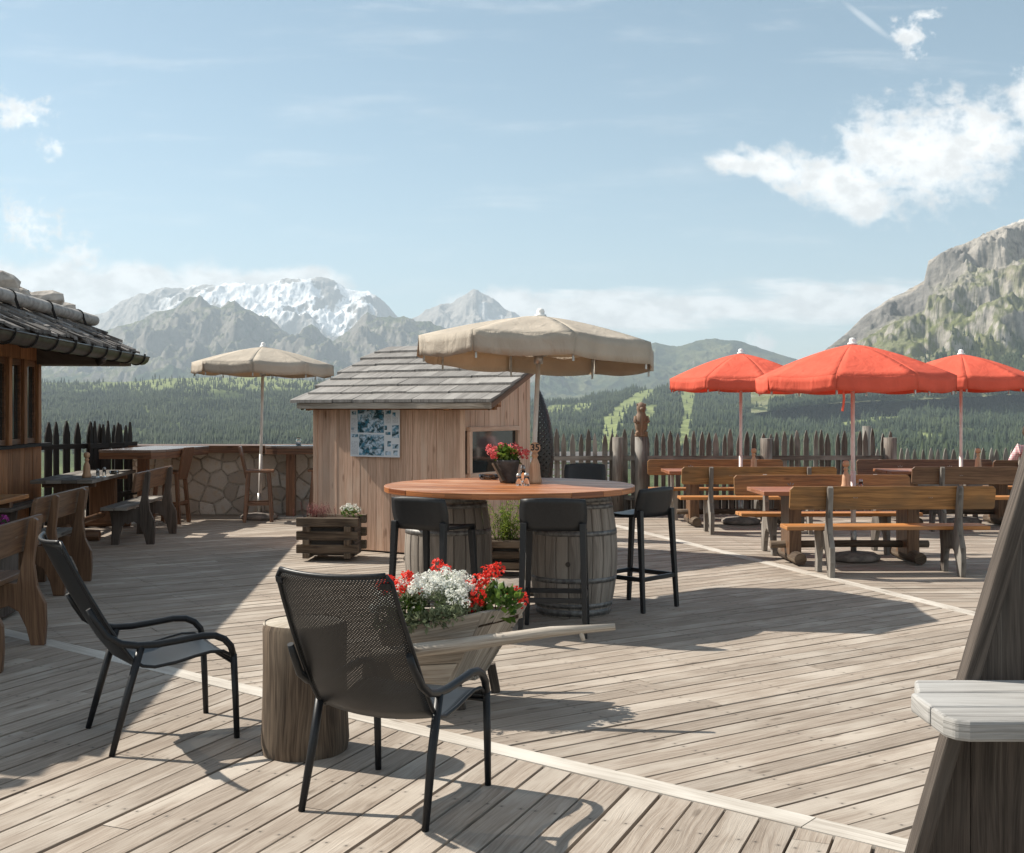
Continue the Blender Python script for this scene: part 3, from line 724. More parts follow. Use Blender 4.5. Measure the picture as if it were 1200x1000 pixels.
dk = deckb.build('deck', 'deck_wood', bevel=0); tag(dk, 'weathered brown grey timber deck of fanned boards', kind='structure')
sb = MB()
for s_, l0 in ((S1, 2.2), (S2, .2)):
    a = l0
    while a < 22:
        ln = random.uniform(3.5, 4.6); p = [PC + s_ * a - perp(s_) * hw, PC + s_ * (a + ln - .004) - perp(s_) * hw, PC + s_ * (a + ln - .004) + perp(s_) * hw, PC + s_ * a + perp(s_) * hw]
        p = [q for q in p]
        for (pp, nn) in ((Vector((DX0, 0)), Vector((1, 0))), (Vector((0, DY0)), Vector((0, 1))), (Vector((0, DY1)), Vector((0, -1))), (Vector((DX1, 0)), Vector((-1, 0)))):
            if len(p) > 2: p = clip(p, pp, nn)
        prism_top(sb, p, .002, .06, s_, random.random()); a += ln
tag(sb.build('deck_strip', 'deck_strip'), 'paler mitre board strips crossing the deck', kind='structure')
ub = MB(); ub.box(((DX0+DX1)/2, (DY0+DY1)/2, -.14), (DX1-DX0+.2, DY1-DY0+.2, .14)); ub.build('deck_base', 'soil')['kind'] = 'structure'

# ------------------------------------------------------------------ parasols
def parasol(label, base, hub_z, rim_z, rad, cloth_m, pole_m, lean=0.0, rot=0.0, group=None, straps=0, val=.155, disc=True, cat='parasol', back=0.0):
    t = thing('parasol', label, cat, (base[0], base[1], 0), rot, group)
    n = 8; K = 10; M = 8
    ln = math.tan(lean)
    dx_, dy_ = math.cos(-rot), math.sin(-rot); bx_, by_ = -math.sin(-rot), math.cos(-rot)
    def tilt(p):
        e = p.x*dx_ + p.y*dy_; g = p.x*bx_ + p.y*by_; k = ln*p.z; kb = back*p.z*.0
        return Vector((p.x + dx_*k, p.y + dy_*k, p.z - ln*e - back*g))
    cap_z = hub_z - .05; top = rim_z + val
    def pt(i, f, k, off=0):
        a0, a1 = 2*math.pi*i/n, 2*math.pi*(i+1)/n
        rr = rad * k / K
        A = Vector((math.cos(a0)*rr, math.sin(a0)*rr, 0)); B = Vector((math.cos(a1)*rr, math.sin(a1)*rr, 0)); p = A.lerp(B, f)
        z = top + (cap_z - top) * (1 - (k/K)**1.4); z -= .022 * math.sin(math.pi*f) * (k/K)**2
        p.z = z + off; return p
    mb = MB()
    for i in range(n):
        b = len(mb.v); rr_ = random.random()
        for k in range(K + 1):
            for f in range(M + 1): mb.v.append(tilt(pt(i, f/M, k)))
        for k in range(K):
            for f in range(M):
                q = b + k*(M+1) + f; mb.face((q, q+1, q+M+2, q+M+1) if False else (q, q+M+1, q+M+2, q+1), [(0, 0)]*4, rr_, True)
        b = len(mb.v); ph = random.uniform(0, 6)
        for lv in range(4):
            for f in range(M*2 + 1):
                ff = f/(M*2); p = pt(i, ff, K); out_ = Vector((p.x, p.y, 0)).normalized()
                p = p + out_ * (.003 + .010 * lv/3 * math.sin(ff*15 + ph)) ; p.z -= val * lv/3 * (1 + .03*math.sin(ff*7+ph)); mb.v.append(tilt(p))
        for lv in range(3):
            for f in range(M*2):
                q = b + lv*(M*2+1) + f; mb.face((q, q+M*2+1, q+M*2+2, q+1), [(0, 0)]*4, rr_, True)
    cn = mb.build('canopy', cloth_m, t)
    so_ = cn.modifiers.new('thickness', 'SOLIDIFY'); so_.thickness = .0025; so_.offset = -1
    pm = MB(); pm.tube([tilt(Vector((0, 0, .03))), tilt(Vector((0, 0, hub_z * .45))), tilt(Vector((0, 0, hub_z - .05)))], .021, 14)
    pm.tube([tilt(Vector((0, 0, .02))), tilt(Vector((0, 0, .95)))], .0262, 14)
    pm.build('pole', pole_m, t)
    fm = MB(); fm.lathe([(.055, -.055), (.05, -.035), (.034, -.03), (.036, -.005), (.026, .015), (.001, .022)], tilt(Vector((0, 0, hub_z))), 16); fm.build('finial', 'white_paint', t)
    hm = MB(); hm.lathe([(.04, -.05), (.045, 0), (.04, .05)], tilt(Vector((0, 0, hub_z - .42))), 14); hm.build('hub', 'grey_metal', t)
    hc = tilt(Vector((0, 0, hub_z - .42)))
    for i in range(n):
        rb = MB(); pts = [tilt(pt(i, 0, k, -.018)) for k in (0, 2, 4, 6, 8, 9.7)]
        for a, b_ in zip(pts, pts[1:]): rb.beam(a, b_, .011, .016)
        rb.beam(hc, tilt(pt(i, 0, 5, -.02)), .010, .012)
        e = tilt(pt(i, 0, 9.6, -.03)); rb.beam(e, e + Vector((0, 0, -val - .03)), .016, .016)
        rb.build('rib', 'grey_metal', t)
    if disc:
        bm_ = MB(); bm_.lathe([(.24, .004), (.27, .02), (.27, .055), (.22, .085), (.05, .10)], (0, 0, 0), 28); bm_.build('base', 'concrete', t)
        bt = MB(); bt.tube([(0, 0, .09), (0, 0, .38)], .032, 14); bt.build('base_tube', 'grey_metal', t)
    for s_ in range(straps):
        a = R(-90 - 42 + s_*0); p = Vector((math.cos(a)*rad*.93, math.sin(a)*rad*.93, top))
        st = MB(); q = [p + Vector((0, 0, -.02)), p + Vector((0, -.01, -.13)), p + Vector((.01, -.012, -.24)), p + Vector((-.008, -.01, -.36))]
        for a_, b_ in zip(q, q[1:]): st.beam(tilt(a_), tilt(b_), .022, .008, up=(0, 1, 0))
        st.build('strap', cloth_m, t)
    return t
parasol('large tan parasol behind the round barrel table', (.14, 10.3), 2.47, 2.0, 1.07, 'tan_cloth', 'pole_paint', R(2.6), R(14), 'tan parasols', disc=True, val=.18, back=.045)
parasol('tan parasol with slim pole in front of the stone wall', (-3.68, 17.05), 2.56, 2.11, 1.02, 'tan_cloth', 'pole_paint', R(1.2), R(4), 'tan parasols')
parasol('red parasol on the nearest bench table, with a strap hanging from its rim', (3.62, 12.39), 2.34, 1.79, 1.035, 'red_cloth', 'pole_pink', R(-.3), R(20), 'red parasols', straps=1)
parasol('red parasol leftmost of the three, by the carved post', (3.20, 16.35), 2.43, 1.87, 1.02, 'red_cloth', 'pole_pink', 0, R(8), 'red parasols', straps=0)
parasol('red parasol rightmost of the three, beyond the nearest red one', (6.28, 16.35), 2.42, 1.87, 1.02, 'red_cloth', 'pole_pink', 0, R(28), 'red parasols')
parasol('white parasol just entering the frame at the right edge', (10.75, 22.0), 2.5, 2.15, 1.25, 'white_cloth', 'pole_paint', 0, R(10), disc=False)
tb = MB(); tb.box((11.5, 22, -.2), (5, 4, .3)); tag(tb.build('terrace', 'concrete'), 'concrete terrace slab beyond the low fence', kind='structure')

# ------------------------------------------------------------------ benches and tables
SIDE = [(-.335, 0), (-.245, 0), (-.215, .12), (-.165, .23), (-.10, .27), (-.05, .255), (-.03, .235), (.005, .26), (.04, .21), (.065, .12), (.075, 0), (.165, 0), (.155, .22), (.185, .425),
        (-.155, .425), (-.185, .56), (-.225, .80), (-.235, .85), (-.262, .868), (-.29, .85), (-.285, .78), (-.262, .56), (-.285, .40), (-.34, .28), (-.345, .14)]
def bench(label, loc, rz, length=2.0, off=.63, seat='orange_wood', back='bench_back', side='grey_wood', group='benches'):
    t = thing('bench', label, 'bench', loc, rz, group)
    for s_ in (-1, 1):
        m_ = MB(); m_.prism(SIDE, .05, lambda a, b, o, s_=s_: Vector((s_*off + o, a, b))); m_.build('leg', side, t, .006)
    for k, (y, z) in enumerate(((.125, .447), (-.03, .447))):
        m_ = MB(); m_.box((random.uniform(-.01, .01), y, z), (length, .152, .038)); m_.build('seat', seat, t, .006)
    sl = .05 / .24
    m_ = MB(); c = .018; h0, h1 = .635, .862
    def bp(x, o, z): return Vector((x, -.155 - (z - .56) * .16 + o, z))
    poly = [(-length/2 + c, h0), (length/2 - c, h0), (length/2, h0 + c), (length/2, h1 - .03), (length/2 - .03, h1), (-length/2 + .03, h1), (-length/2, h1 - .03), (-length/2, h0 + c)]
    m_.prism(poly, .034, lambda a, b, o: bp(a, o, b), grain='h'); bk = m_.build('backrest', back, t, .004)
    for x in (-off * .58, off * .58):
        for sg in (-1, 1):
            cm = MB()
            for a in (-1, 0, 1):
                cm.leaf(bp(x, sg * .019, .745) + Vector((a*.008, 0, 0)), (a * .8, 0, .7 if a else .9), (0, 1, 0), .042, .016)
            cm.build('carving', 'silver_wood', bk)
    return t
def trestle_table(label, loc, rz, length=2.0, wd=.78, h=.765, top='red_wood', leg='brown_wood', foot='stump_wood', px=.62, group='tables'):
    t = thing('picnic_table', label, 'table', loc, rz, group)
    m_ = MB(); n = 4
    for k in range(n):
        y = -wd/2 + wd/n*(k+.5); m_.box((random.uniform(-.006, .006), y, h - .022), (length, wd/n - .005, .042))
    m_.build('tabletop', top, t, .004)
    for s_ in (-1, 1):
        m_ = MB(); m_.box((s_*px, 0, .40), (.13, .34, .63)); m_.build('leg', leg, t, .012)
        m_ = MB(); m_.box((s_*px, 0, h - .075), (.09, wd*.86, .06)); m_.build('crossbeam', leg, t, .006)
        m_ = MB(); m_.tube([(s_*px, -.36, .07), (s_*px, 0, .075), (s_*px, .36, .07)], [.065, .07, .065], 14, flat=.95, jit=.03); m_.build('foot', foot, t, .004)
    m_ = MB(); m_.tube([(-px - .22, 0, .185), (0, 0, .19), (px + .22, 0, .18)], .038, 12, jit=.03); m_.build('stretcher', foot, t)
    return t
bench('bench nearest the camera on the right, back turned to us, under the nearest red parasol', (3.66, 11.45, 0), R(2))
trestle_table('reddish bench table under the nearest red parasol', (3.55, 12.3, 0), R(2), px=.62)
bench('bench on the far side of the nearest red parasol table, facing us', (3.5, 12.98, 0), R(182))
bench('bench with its back to us under the leftmost red parasol', (3.18, 15.25, 0), R(1))
trestle_table('bench table under the leftmost red parasol', (3.12, 16.2, 0), R(1))
bench('bench against the picket fence under the leftmost red parasol', (3.0, 17.05, 0), R(181))
bench('dark bench with its back to us under the rightmost red parasol', (6.15, 15.25, 0), R(0), back='brown_wood')
trestle_table('bench table under the rightmost red parasol', (6.12, 16.2, 0), R(1))
bench('bench against the fence under the rightmost red parasol', (6.08, 17.05, 0), R(180), back='brown_wood')
bench('bench at the right edge with a person sitting on it', (8.02, 17.25, 0), R(0), back='brown_wood')
trestle_table('bench table at the right edge, mostly out of the picture', (7.9, 15.3, 0), R(4), px=.55)
LG = 'dark benches along the timber house'
bench('dark bench with its back to us, nearest on the left edge', (-3.47, 7.5, 0), R(95), 1.55, .42, 'brown_wood', 'brown_wood', 'brown_wood', LG)
bench('dark bench with its back to us, second from the left edge', (-4.22, 10.45, 0), R(95), 1.6, .42, 'grey_wood', 'brown_wood', 'brown_wood', LG)
bench('grey seated dark bench beside the table with the pepper mill', (-4.62, 14.45, 0), R(94), 1.9, .60, 'grey_wood', 'brown_wood', 'dark_wood', LG)
trestle_table('dark topped table with pepper mill beside the timber house', (-5.45, 15.0, 0), R(96), 2.4, .72, .765, 'grey_wood', 'brown_wood', 'brown_wood', .85, 'tables along the timber house')
trestle_table('orange brown table at the left edge beside the timber house', (-5.05, 10.55, 0), R(95), 2.0, .72, .765, 'orange_wood', 'brown_wood', 'brown_wood', .62, 'tables along the timber house')
bench('wall bench on the house side of the table with the pepper mill', (-5.98, 14.1, 0), R(-84), 1.7, .55, 'grey_wood', 'orange_wood', 'dark_wood', LG)

# ------------------------------------------------------------------ lounge chairs
PROF = [(-.262, .985), (-.25, .955), (-.205, .86), (-.14, .735), (-.07, .61), (-.005, .50), (.06, .415), (.125, .372), (.20, .36), (.29, .372), (.38, .398), (.46, .418), (.525, .42), (.562, .402), (.578, .365)]
def lounge(label, loc, rz, group):
    t = thing('lounge_chair', label, 'chair', loc, rz, group)      # local +x looks forward, origin midway between the rear feet
    mb = MB(); n = len(PROF); K = 14; acc = [0]
    for a, b in zip(PROF, PROF[1:]): acc.append(acc[-1] + math.hypot(a[0]-b[0], a[1]-b[1]))
    for k, (x, z) in enumerate(PROF):
        hwid = .248 + .014 * min(1, acc[k] / .4) - (.02 * (1 - acc[k] / .03) if acc[k] < .03 else 0) 
        a0 = PROF[max(k-1, 0)]; a1 = PROF[min(k+1, n-1)]; tx, tz = a1[0]-a0[0], a1[1]-a0[1]; l = math.hypot(tx, tz); nx, nz = -tz/l, tx/l
        if nx < 0 and k < 6: nx, nz = -nx, -nz
        cupd = .05 * min(1, (acc[-1] - acc[k]) / .3)
        for j in range(K + 1):
            f = j / K * 2 - 1; cu = cupd * (f*f) 
            mb.v.append(Vector((x + cu * abs(nx), f * hwid, z + cu * .55 * abs(nz))))
    for k in range(n - 1):
        for j in range(K):
            q = k*(K+1) + j; y0, y1 = (j/K*2-1)*.24, ((j+1)/K*2-1)*.24
            mb.face((q, q+1, q+K+2, q+K+1), [(acc[k], y0), (acc[k], y1), (acc[k+1], y1), (acc[k+1], y0)], .5, True)
    sh = mb.build('seat_shell', 'shell_mesh', t); s_ = sh.modifiers.new('t', 'SOLIDIFY'); s_.thickness = .0015; s_.offset = 0
    rim = MB()
    for sg in (-1, 1):
        pts = [mb.v[k*(K+1) + (0 if sg < 0 else K)] for k in range(n)]; rim.tube(pts, .0085, 8, r=.4)
    rim.tube([mb.v[j] for j in range(K+1)], .010, 8, r=.4); rim.tube([mb.v[(n-1)*(K+1)+j] for j in range(K+1)], .009, 8, r=.4)
    for j in (0, K - 1):
        top = MB()
        p, q = mb.v[(K+1)*1 + j], mb.v[(K+1)*1 + j + 1]; d = Vector((-.008, 0, .0)); up = Vector((.006, 0, -.022))
        top.hexa([p+d, q+d, q+d*2, p+d*2, p+d+up, q+d+up, q+d*2+up, p+d*2+up], r=.4); top.build('corner_clip', 'chair_frame', t)
    rim.build('rim', 'chair_frame', t)
    for sg in (-1, 1):
        y = sg * .268
        arm = MB(); arm.tube([(-.10, sg*.262, .685), (-.07, sg*.264, .63), (-.02, y+sg*.004, .555), (.04, y+sg*.006, .515), (.12, y, .497), (.21, y, .494), (.32, y, .503), (.42, y, .513), (.485, y, .508), (.53, y, .487), (.562, y, .45), (.575, y, .40)], [.013, .015, .016, .0165, .017, .017, .017, .017, .017, .017, .017, .016], 12, r=.4, sm=True); arm.build('armrest', 'chair_frame', t)
        l1 = MB(); l1.tube([(.575, y, .41), (.585, y, .2), (.592, y, .0)], [.0165, .016, .014], 10, r=.4); l1.build('leg', 'chair_frame', t)
        l2 = MB(); l2.tube([(.135, y, .49), (.07, y, .26), (0, y + sg*.01, .0)], [.018, .018, .014], 10, r=.4); l2.build('leg', 'chair_frame', t)
    cr = MB(); cr.tube([(.578, -.262, .385), (.578, 0, .38), (.578, .262, .385)], .011, 8, r=.4); cr.build('crossbar', 'chair_frame', t)
    return t
lounge('black mesh lounge chair in front, seen from behind next to the log stump', (-.584, 4.546, 0), R(66.5), 'black lounge chairs')
lounge('black mesh lounge chair on the left, seen from the side in the shade', (-1.987, 5.63, 0), R(30.5), 'black lounge chairs')

# log stump
t = thing('log_stump', 'upright log stump standing between the two lounge chairs', 'log stump', (-.98, 5.5, 0))
m_ = MB(); m_.lathe([(.197, .0), (.205, .05), (.198, .2), (.194, .4), (.196, .58), (.185, .605)], n=36, caps=False, r=.3)
for i, v_ in enumerate(m_.v):
    a = math.atan2(v_.y, v_.x); f = 1 + .022*math.sin(3*a+1) + .012*math.sin(7*a) + random.uniform(-.007, .007); v_.x *= f; v_.y *= f
m_.build('trunk', 'stump_wood', t)
wood('end_grain', (.30, .25, .19), (.46, .41, .34), rough=.9, var=.1, weather=(.40, .37, .33))
m_ = MB(); m_.lathe([(.188, .6), (.12, .609), (.001, .612)], n=36, r=.5, sm=False, caps=False); m_.build('cut_face', 'end_grain', t)

# ------------------------------------------------------------------ barrels and round table
def barrel(label, loc, rz):
    t = thing('barrel', label, 'barrel', loc, rz, 'wine barrels'); H = .945; rf = lambda z: .285 + .062 * math.sin(math.pi * z / H) ** .9
    m_ = MB(); ns = 22; zs = [H*k/12 for k in range(13)]
    for s_ in range(ns):
        a0 = 2*math.pi*s_/ns; w_ = 2*math.pi/ns; rr = random.random(); b = len(m_.v)
        for z in zs:
            for f, q in ((.02, .985), (.10, 1), (.5, 1.003), (.90, 1), (.98, .985)):
                a = a0 + w_*f; m_.v.append(Vector((math.cos(a)*rf(z)*q, math.sin(a)*rf(z)*q, z)))
        for k in range(12):
            for j in range(4):
                q = b + k*5 + j; m_.face((q, q+1, q+6, q+5), [(zs[k], j*.02), (zs[k], j*.02+.02), (zs[k+1], j*.02+.02), (zs[k+1], j*.02)], rr)
    m_.build('staves', 'barrel_wood', t)
    m_ = MB(); m_.lathe([(.262, .03), (.262, .915)], n=24); m_.build('head', 'barrel_wood', t)
    for z, wd in ((.012, .05), (.075, .035), (.27, .038), (.63, .038), (.835, .035), (.885, .05)):
        m_ = MB(); m_.lathe([(rf(z)-.006, z), (rf(z)+.004, z), (rf(z+wd)+.004, z+wd), (rf(z+wd)-.006, z+wd)], n=44, caps=False); m_.build('hoop', 'hoop_metal', t)
    m_ = MB(); m_.lathe([(.02, -.003), (.018, .006)], n=12); b_ = m_.build('bung', 'dark_wood', t); b_.rotation_euler = (0, R(90), 0); b_.location = (rf(.42) + .002, 0, .42)
    return t
barrel('weathered wine barrel under the right half of the round table', (.485, 9.23, 0), R(-100))
barrel('weathered wine barrel under the left half of the round table', (-.505, 9.28, 0), R(182))
t = thing('round_table', 'large round orange brown tabletop resting on two wine barrels', 'table', (-.02, 9.32, .948))
m_ = MB(); n = 9; rad = .995; wd = 2*rad/n; Mx = Matrix.Rotation(R(-12), 3, 'Z')
for k in range(n):
    y0, y1 = -rad + wd*k + .002, -rad + wd*(k+1) - .002; ys = [y0 + (y1-y0)*i/6 for i in range(7)]
    yc = [max(-rad*.9995, min(rad*.9995, y)) for y in ys]
    poly = [(math.sqrt(max(1e-6, rad*rad - y*y)), y) for y in yc] + [(-math.sqrt(max(1e-6, rad*rad - y*y)), y) for y in yc[::-1]]
    m_.prism(poly, .046, lambda a, b, o: Mx @ Vector((a, b, .029 + o)), grain='h')
m_.build('tabletop', 'table_disc', t, .006)
m_ = MB(); m_.box((0, .32, .002), (1.5, .09, .008)); m_.box((0, -.32, .002), (1.5, .09, .008)); m_.build('batten', 'brown_wood', t)

def bar_stool(label, loc, rz, g='black bar stools'):
    t = thing('bar_stool', label, 'bar stool', loc, rz, g)        # faces local +y
    m_ = MB(); K = 8; rows = [(.20, .715), (.19, .735), (.12, .738), (.0, .73), (-.12, .735), (-.20, .75)]
    for (y, z) in rows:
        for j in range(K+1):
            f = j/K*2-1; m_.v.append(Vector((f*.215, y, z + .010*f*f)))
    for k in range(len(rows)-1):
        for j in range(K):
            q = k*(K+1)+j; m_.face((q, q+1, q+K+2, q+K+1), [(0, 0)]*4, .5, True)
    s_ = m_.build('seat', 'black_plastic', t); q = s_.modifiers.new('t', 'SOLIDIFY'); q.thickness = .022
    m_ = MB(); rows = 7
    for k in range(rows):
        z = .745 + .235*k/(rows-1)
        for j in range(K+1):
            f = j/K*2-1; w_ = .225 + .012*math.sin(k/(rows-1)*3.1); m_.v.append(Vector((f*w_, -.205 - .055*(k/(rows-1)) + .045*f*f*f*f, z - (.012*f*f if k == rows-1 else 0))))
    for k in range(rows-1):
        for j in range(K):
            q = k*(K+1)+j; m_.face((q, q+1, q+K+2, q+K+1), [(0, 0)]*4, .5, True)
    s_ = m_.build('backrest', 'black_plastic', t); q = s_.modifiers.new('t', 'SOLIDIFY'); q.thickness = .016; q.offset = 0
    for sx in (-1, 1):
        m_ = MB(); m_.beam((sx*.20, .18, .725), (sx*.225, .235, 0), .046, .040, w1=.032, h1=.032, up=(0, 1, 0)); m_.build('leg', 'black_plastic', t, .005)
        m_ = MB(); m_.beam((sx*.208, -.205, .80), (sx*.228, -.25, 0), .046, .042, w1=.032, h1=.032, up=(0, 1, 0)); m_.build('leg', 'black_plastic', t, .005)
        m_ = MB(); m_.beam((sx*.217, .215, .26), (sx*.221, -.235, .26), .026, .034); m_.build('footrest', 'black_plastic', t, .003)
    for y in (.215, -.235):
        m_ = MB(); m_.beam((-.217, y, .26), (.217, y, .26), .026, .034); m_.build('footrest', 'black_plastic', t, .003)
    return t
bar_stool('black plastic bar stool in front of the right barrel, its back straight to us', (.31, 8.43, 0), R(-6))
bar_stool('black plastic bar stool on the left, angled, in front of the left barrel', (-.56, 8.50, 0), R(-30))
bar_stool('black plastic bar stool on the right side of the round table', (1.0, 9.5, 0), R(47))
bar_stool('black bar stool behind the round table, facing us by the picket fence', (.83, 13.2, 0), R(178))

# ------------------------------------------------------------------ things on the round table (top at z = 1.0)
TZ = 1.0
def leaves(mb, c, rad, n, l=(.03, .06), w=.55, up=.5, flat=1.0):
    c = Vector(c)
    for _ in range(n):
        d = Vector((random.gauss(0, 1), random.gauss(0, 1), random.gauss(up, 1)*flat)).normalized(); p = c + Vector((d.x*rad[0], d.y*rad[1], d.z*rad[2])) * random.uniform(.35, 1)
        ll = random.uniform(*l); e = Vector((random.gauss(0, 1), random.gauss(0, 1), random.gauss(.3, 1)))
        mb.leaf(p, d + e*.6, e, ll, ll*w)
def bloom(mb, c, r, n=60, ps=.014):
    c = Vector(c)
    for _ in range(n):
        d = Vector((random.gauss(0, 1), random.gauss(0, 1), random.gauss(.25, 1))).normalized(); p = c + d*r*random.uniform(.6, 1)
        s_ = d.cross(Vector((random.gauss(0, 1), random.gauss(0, 1), random.gauss(0, 1)))).normalized(); mb.leaf(p, s_ + d*.35, d, ps*random.uniform(1.1, 1.9), ps*random.uniform(.9, 1.4))
def flower_pot(label, loc, prof, mat, blooms, petal, lf, nleaf=120, cat='flower pot'):
    t = thing('flower_pot', label, cat, loc)
    m_ = MB(); m_.lathe(prof, n=24, r=.5); m_.build('pot', mat, t)
    return t
pt_ = G(598, 567, TZ)
t = thing('geranium_pot', 'dark pot of pink geraniums standing on the round table', 'flower pot', (pt_.x - .02, pt_.y + .12, TZ - .001))
m_ = MB(); m_.lathe([(.062, 0), (.07, .02), (.088, .13), (.098, .17), (.10, .19), (.09, .19), (.086, .16)], n=24, r=.5); m_.build('pot', 'dark_pot', t)
m_ = MB(); m_.beam((-.115, -.075, .165), (-.035, -.115, .02), .05, .02); m_.build('wood_tag', 'stump_wood', t, .004)
m_ = MB(); leaves(m_, (0, 0, .22), (.10, .09, .07), 190, (.035, .06), .9); m_.build('foliage', 'leaf_green', t)
for (x, y, z, r_) in ((-.135, .0, .27, .05), (-.11, -.03, .23, .035), (-.045, .02, .285, .042), (.045, -.02, .275, .052), (.085, .02, .26, .04), (.14, -.01, .24, .042), (.02, .05, .27, .04)):
    m_ = MB(); bloom(m_, (x, y, z), r_, 70, .0155); m_.build('flower_head', 'petal_pink', t)
    m_ = MB(); m_.tube([(x*.3, y*.3, .16), (x*.8, y*.8, z-.02)], .003, 5); m_.build('stem', 'leaf_green', t)
p = G(627, 567, TZ)
def pepper_mill(label, loc, h, number=None):
    t = thing('pepper_mill', label, 'pepper mill', loc); k = h / .32
    m_ = MB(); m_.lathe([(a*k, b*k) for a, b in ((.052, 0), (.056, .01), (.056, .03), (.046, .06), (.043, .11), (.040, .15), (.026, .185), (.019, .20), (.021, .212), (.030, .225), (.021, .24), (.020, .25))], n=22, r=.5); b_ = m_.build('body', 'turned_wood', t)
    m_ = MB(); m_.lathe([(a*k, b*k) for a, b in ((.02, .25), (.034, .26), (.040, .285), (.034, .31), (.018, .32), (.001, .321))], n=22, r=.4); hd = m_.build('head', 'turned_wood', t)
    if number:
        m_ = MB(); m_.lathe([(.043*k, -.004), (.043*k, .004)], n=22); pl = m_.build('number_disc', 'turned_wood', t); pl.rotation_euler = (R(90), 0, 0); pl.location = (0, -.045*k, .288*k)
        cu = bpy.data.curves.new('n', 'FONT'); cu.body = number; cu.size = .072*k; cu.align_x = 'CENTER'; cu.align_y = 'CENTER'; cu.extrude = .001; cu.offset = .0015
        tmp = bpy.data.objects.new('n', cu); C.objects.link(tmp); dg = bpy.context.evaluated_depsgraph_get(); me = bpy.data.meshes.new_from_object(tmp.evaluated_get(dg)); C.objects.unlink(tmp); bpy.data.objects.remove(tmp)
        me.materials.clear(); me.materials.append(MATS['ink']); o = bpy.data.objects.new('table_number', me); C.objects.link(o); o.parent = t; o.rotation_euler = (R(90), 0, 0); o.location = (0, -.0515*k, .288*k)
    return t
pepper_mill('wooden pepper mill with number 35 on the round table', (p.x, p.y + .06, TZ - .001), .325, '35')
def shaker(label, loc, h=.10, r_=.022, group='glass shakers'):
    t = thing('salt_shaker', label, 'shaker', loc, 0, group)
    m_ = MB(); m_.lathe([(r_, 0), (r_*1.05, .01), (r_*.9, h*.7)], n=14); m_.build('glass_body', 'clear_glass', t)
    m_ = MB(); m_.lathe([(r_*.92, h*.7), (r_*.95, h*.85), (r_*.6, h), (.001, h*1.02)], n=14); m_.build('cap', 'grey_metal', t)
    return t
for (x_, y_, l_, h_) in ((608, 569, 'glass shaker beside the dark geranium pot, left one', .095), (617, 569, 'glass shaker next to the numbered pepper mill', .10), (613, 565, 'taller glass shaker between the geranium pot and the numbered mill', .14)):
    p = G(x_, y_, TZ); shaker(l_, (p.x, p.y, TZ - .001), h_)
def ashtray(label, loc, r_=.06):
    t = thing('glass_dish', label, 'glass dish', loc)
    m_ = MB(); m_.lathe([(r_*.8, 0), (r_, .012), (r_*1.05, .045), (r_*.92, .045), (r_*.85, .014), (.001, .010)], n=24); m_.build('dish', 'clear_glass', t); return t
p = G(573, 562, TZ); ashtray('round glass dish on the left part of the round table', (p.x, p.y, TZ - .001), .085)

# items on the table by the house
p = Vector((-5.22, 14.35, .764))
pepper_mill('wooden pepper mill on the dark table beside the timber house', (p.x, p.y, p.z), .31)
shaker('left glass shaker beside the pepper mill on the dark table', (p.x + .10, p.y + .10, p.z), .10)
shaker('right glass shaker beside the pepper mill on the dark table', (p.x + .16, p.y + .16, p.z), .12)
ashtray('glass dish near the far end of the dark table', (p.x + .08, p.y + .75, p.z), .06)
for (x, y, l_) in ((3.5, 12.25, 'wooden pepper mill on the table under the nearest red parasol'), (3.33, 16.1, 'wooden pepper mill on the table under the leftmost red parasol'), (6.42, 16.1, 'wooden pepper mill on the table under the rightmost red parasol')):
    pepper_mill(l_, (x, y, .764), .30)
shaker('glass shaker on the table under the nearest red parasol', (3.64, 12.2, .764), .11)
# ------------------------------------------------------------------ wheelbarrow planter in front
t = thing('wheelbarrow_planter', 'weathered wooden wheelbarrow used as planter with long handle poles', 'wheelbarrow', (-.35, 6.35, 0)); O = Vector((-.35, 6.35, 0))
Ab = Vector((-.334, 6.18, .13)); A = Vector((-.151, 6.10, .535)); Bb = Vector((-.144, 6.58, .13)); B = Vector((.085, 6.60, .50))
Cb = Vector((-.62, 6.24, .13)); Cc = Vector((-.70, 6.10, .45)); Db = Vector((-.45, 6.68, .13)); D = Vector((-.52, 6.62, .48))
def panel(mb, q, n, tk, nrm, wav=0.0, jit=.004):
    """boards filling the quad q (a->b bottom, d->c top) split across its width or height"""
    a, b, c, d = [Vector(x) - O for x in q]
    for k in range(n):
        f0, f1 = k/n + .006, (k+1)/n - .006; o = Vector(nrm) * random.uniform(-jit, jit)
        p = [a.lerp(d, f0), a.lerp(d, f1), b.lerp(c, f0), b.lerp(c, f1)]
        if wav and k == n - 1: p[1].z -= .012; p[3].z += .01
        t_ = Vector(nrm) * tk
        mb.hexa([p[0]+o, p[0]+o+t_, p[1]+o+t_, p[1]+o, p[2]+o, p[2]+o+t_, p[3]+o+t_, p[3]+o])
m_ = MB(); panel(m_, (Cb, Ab, A, Cc), 3, .028, (0, 1, 0), 1); m_.build('side_panel', 'pale_wood', t, .004)
m_ = MB(); panel(m_, (Db, Bb, B, D), 3, .028, (0, -1, 0)); m_.build('side_panel', 'pale_wood', t, .004)
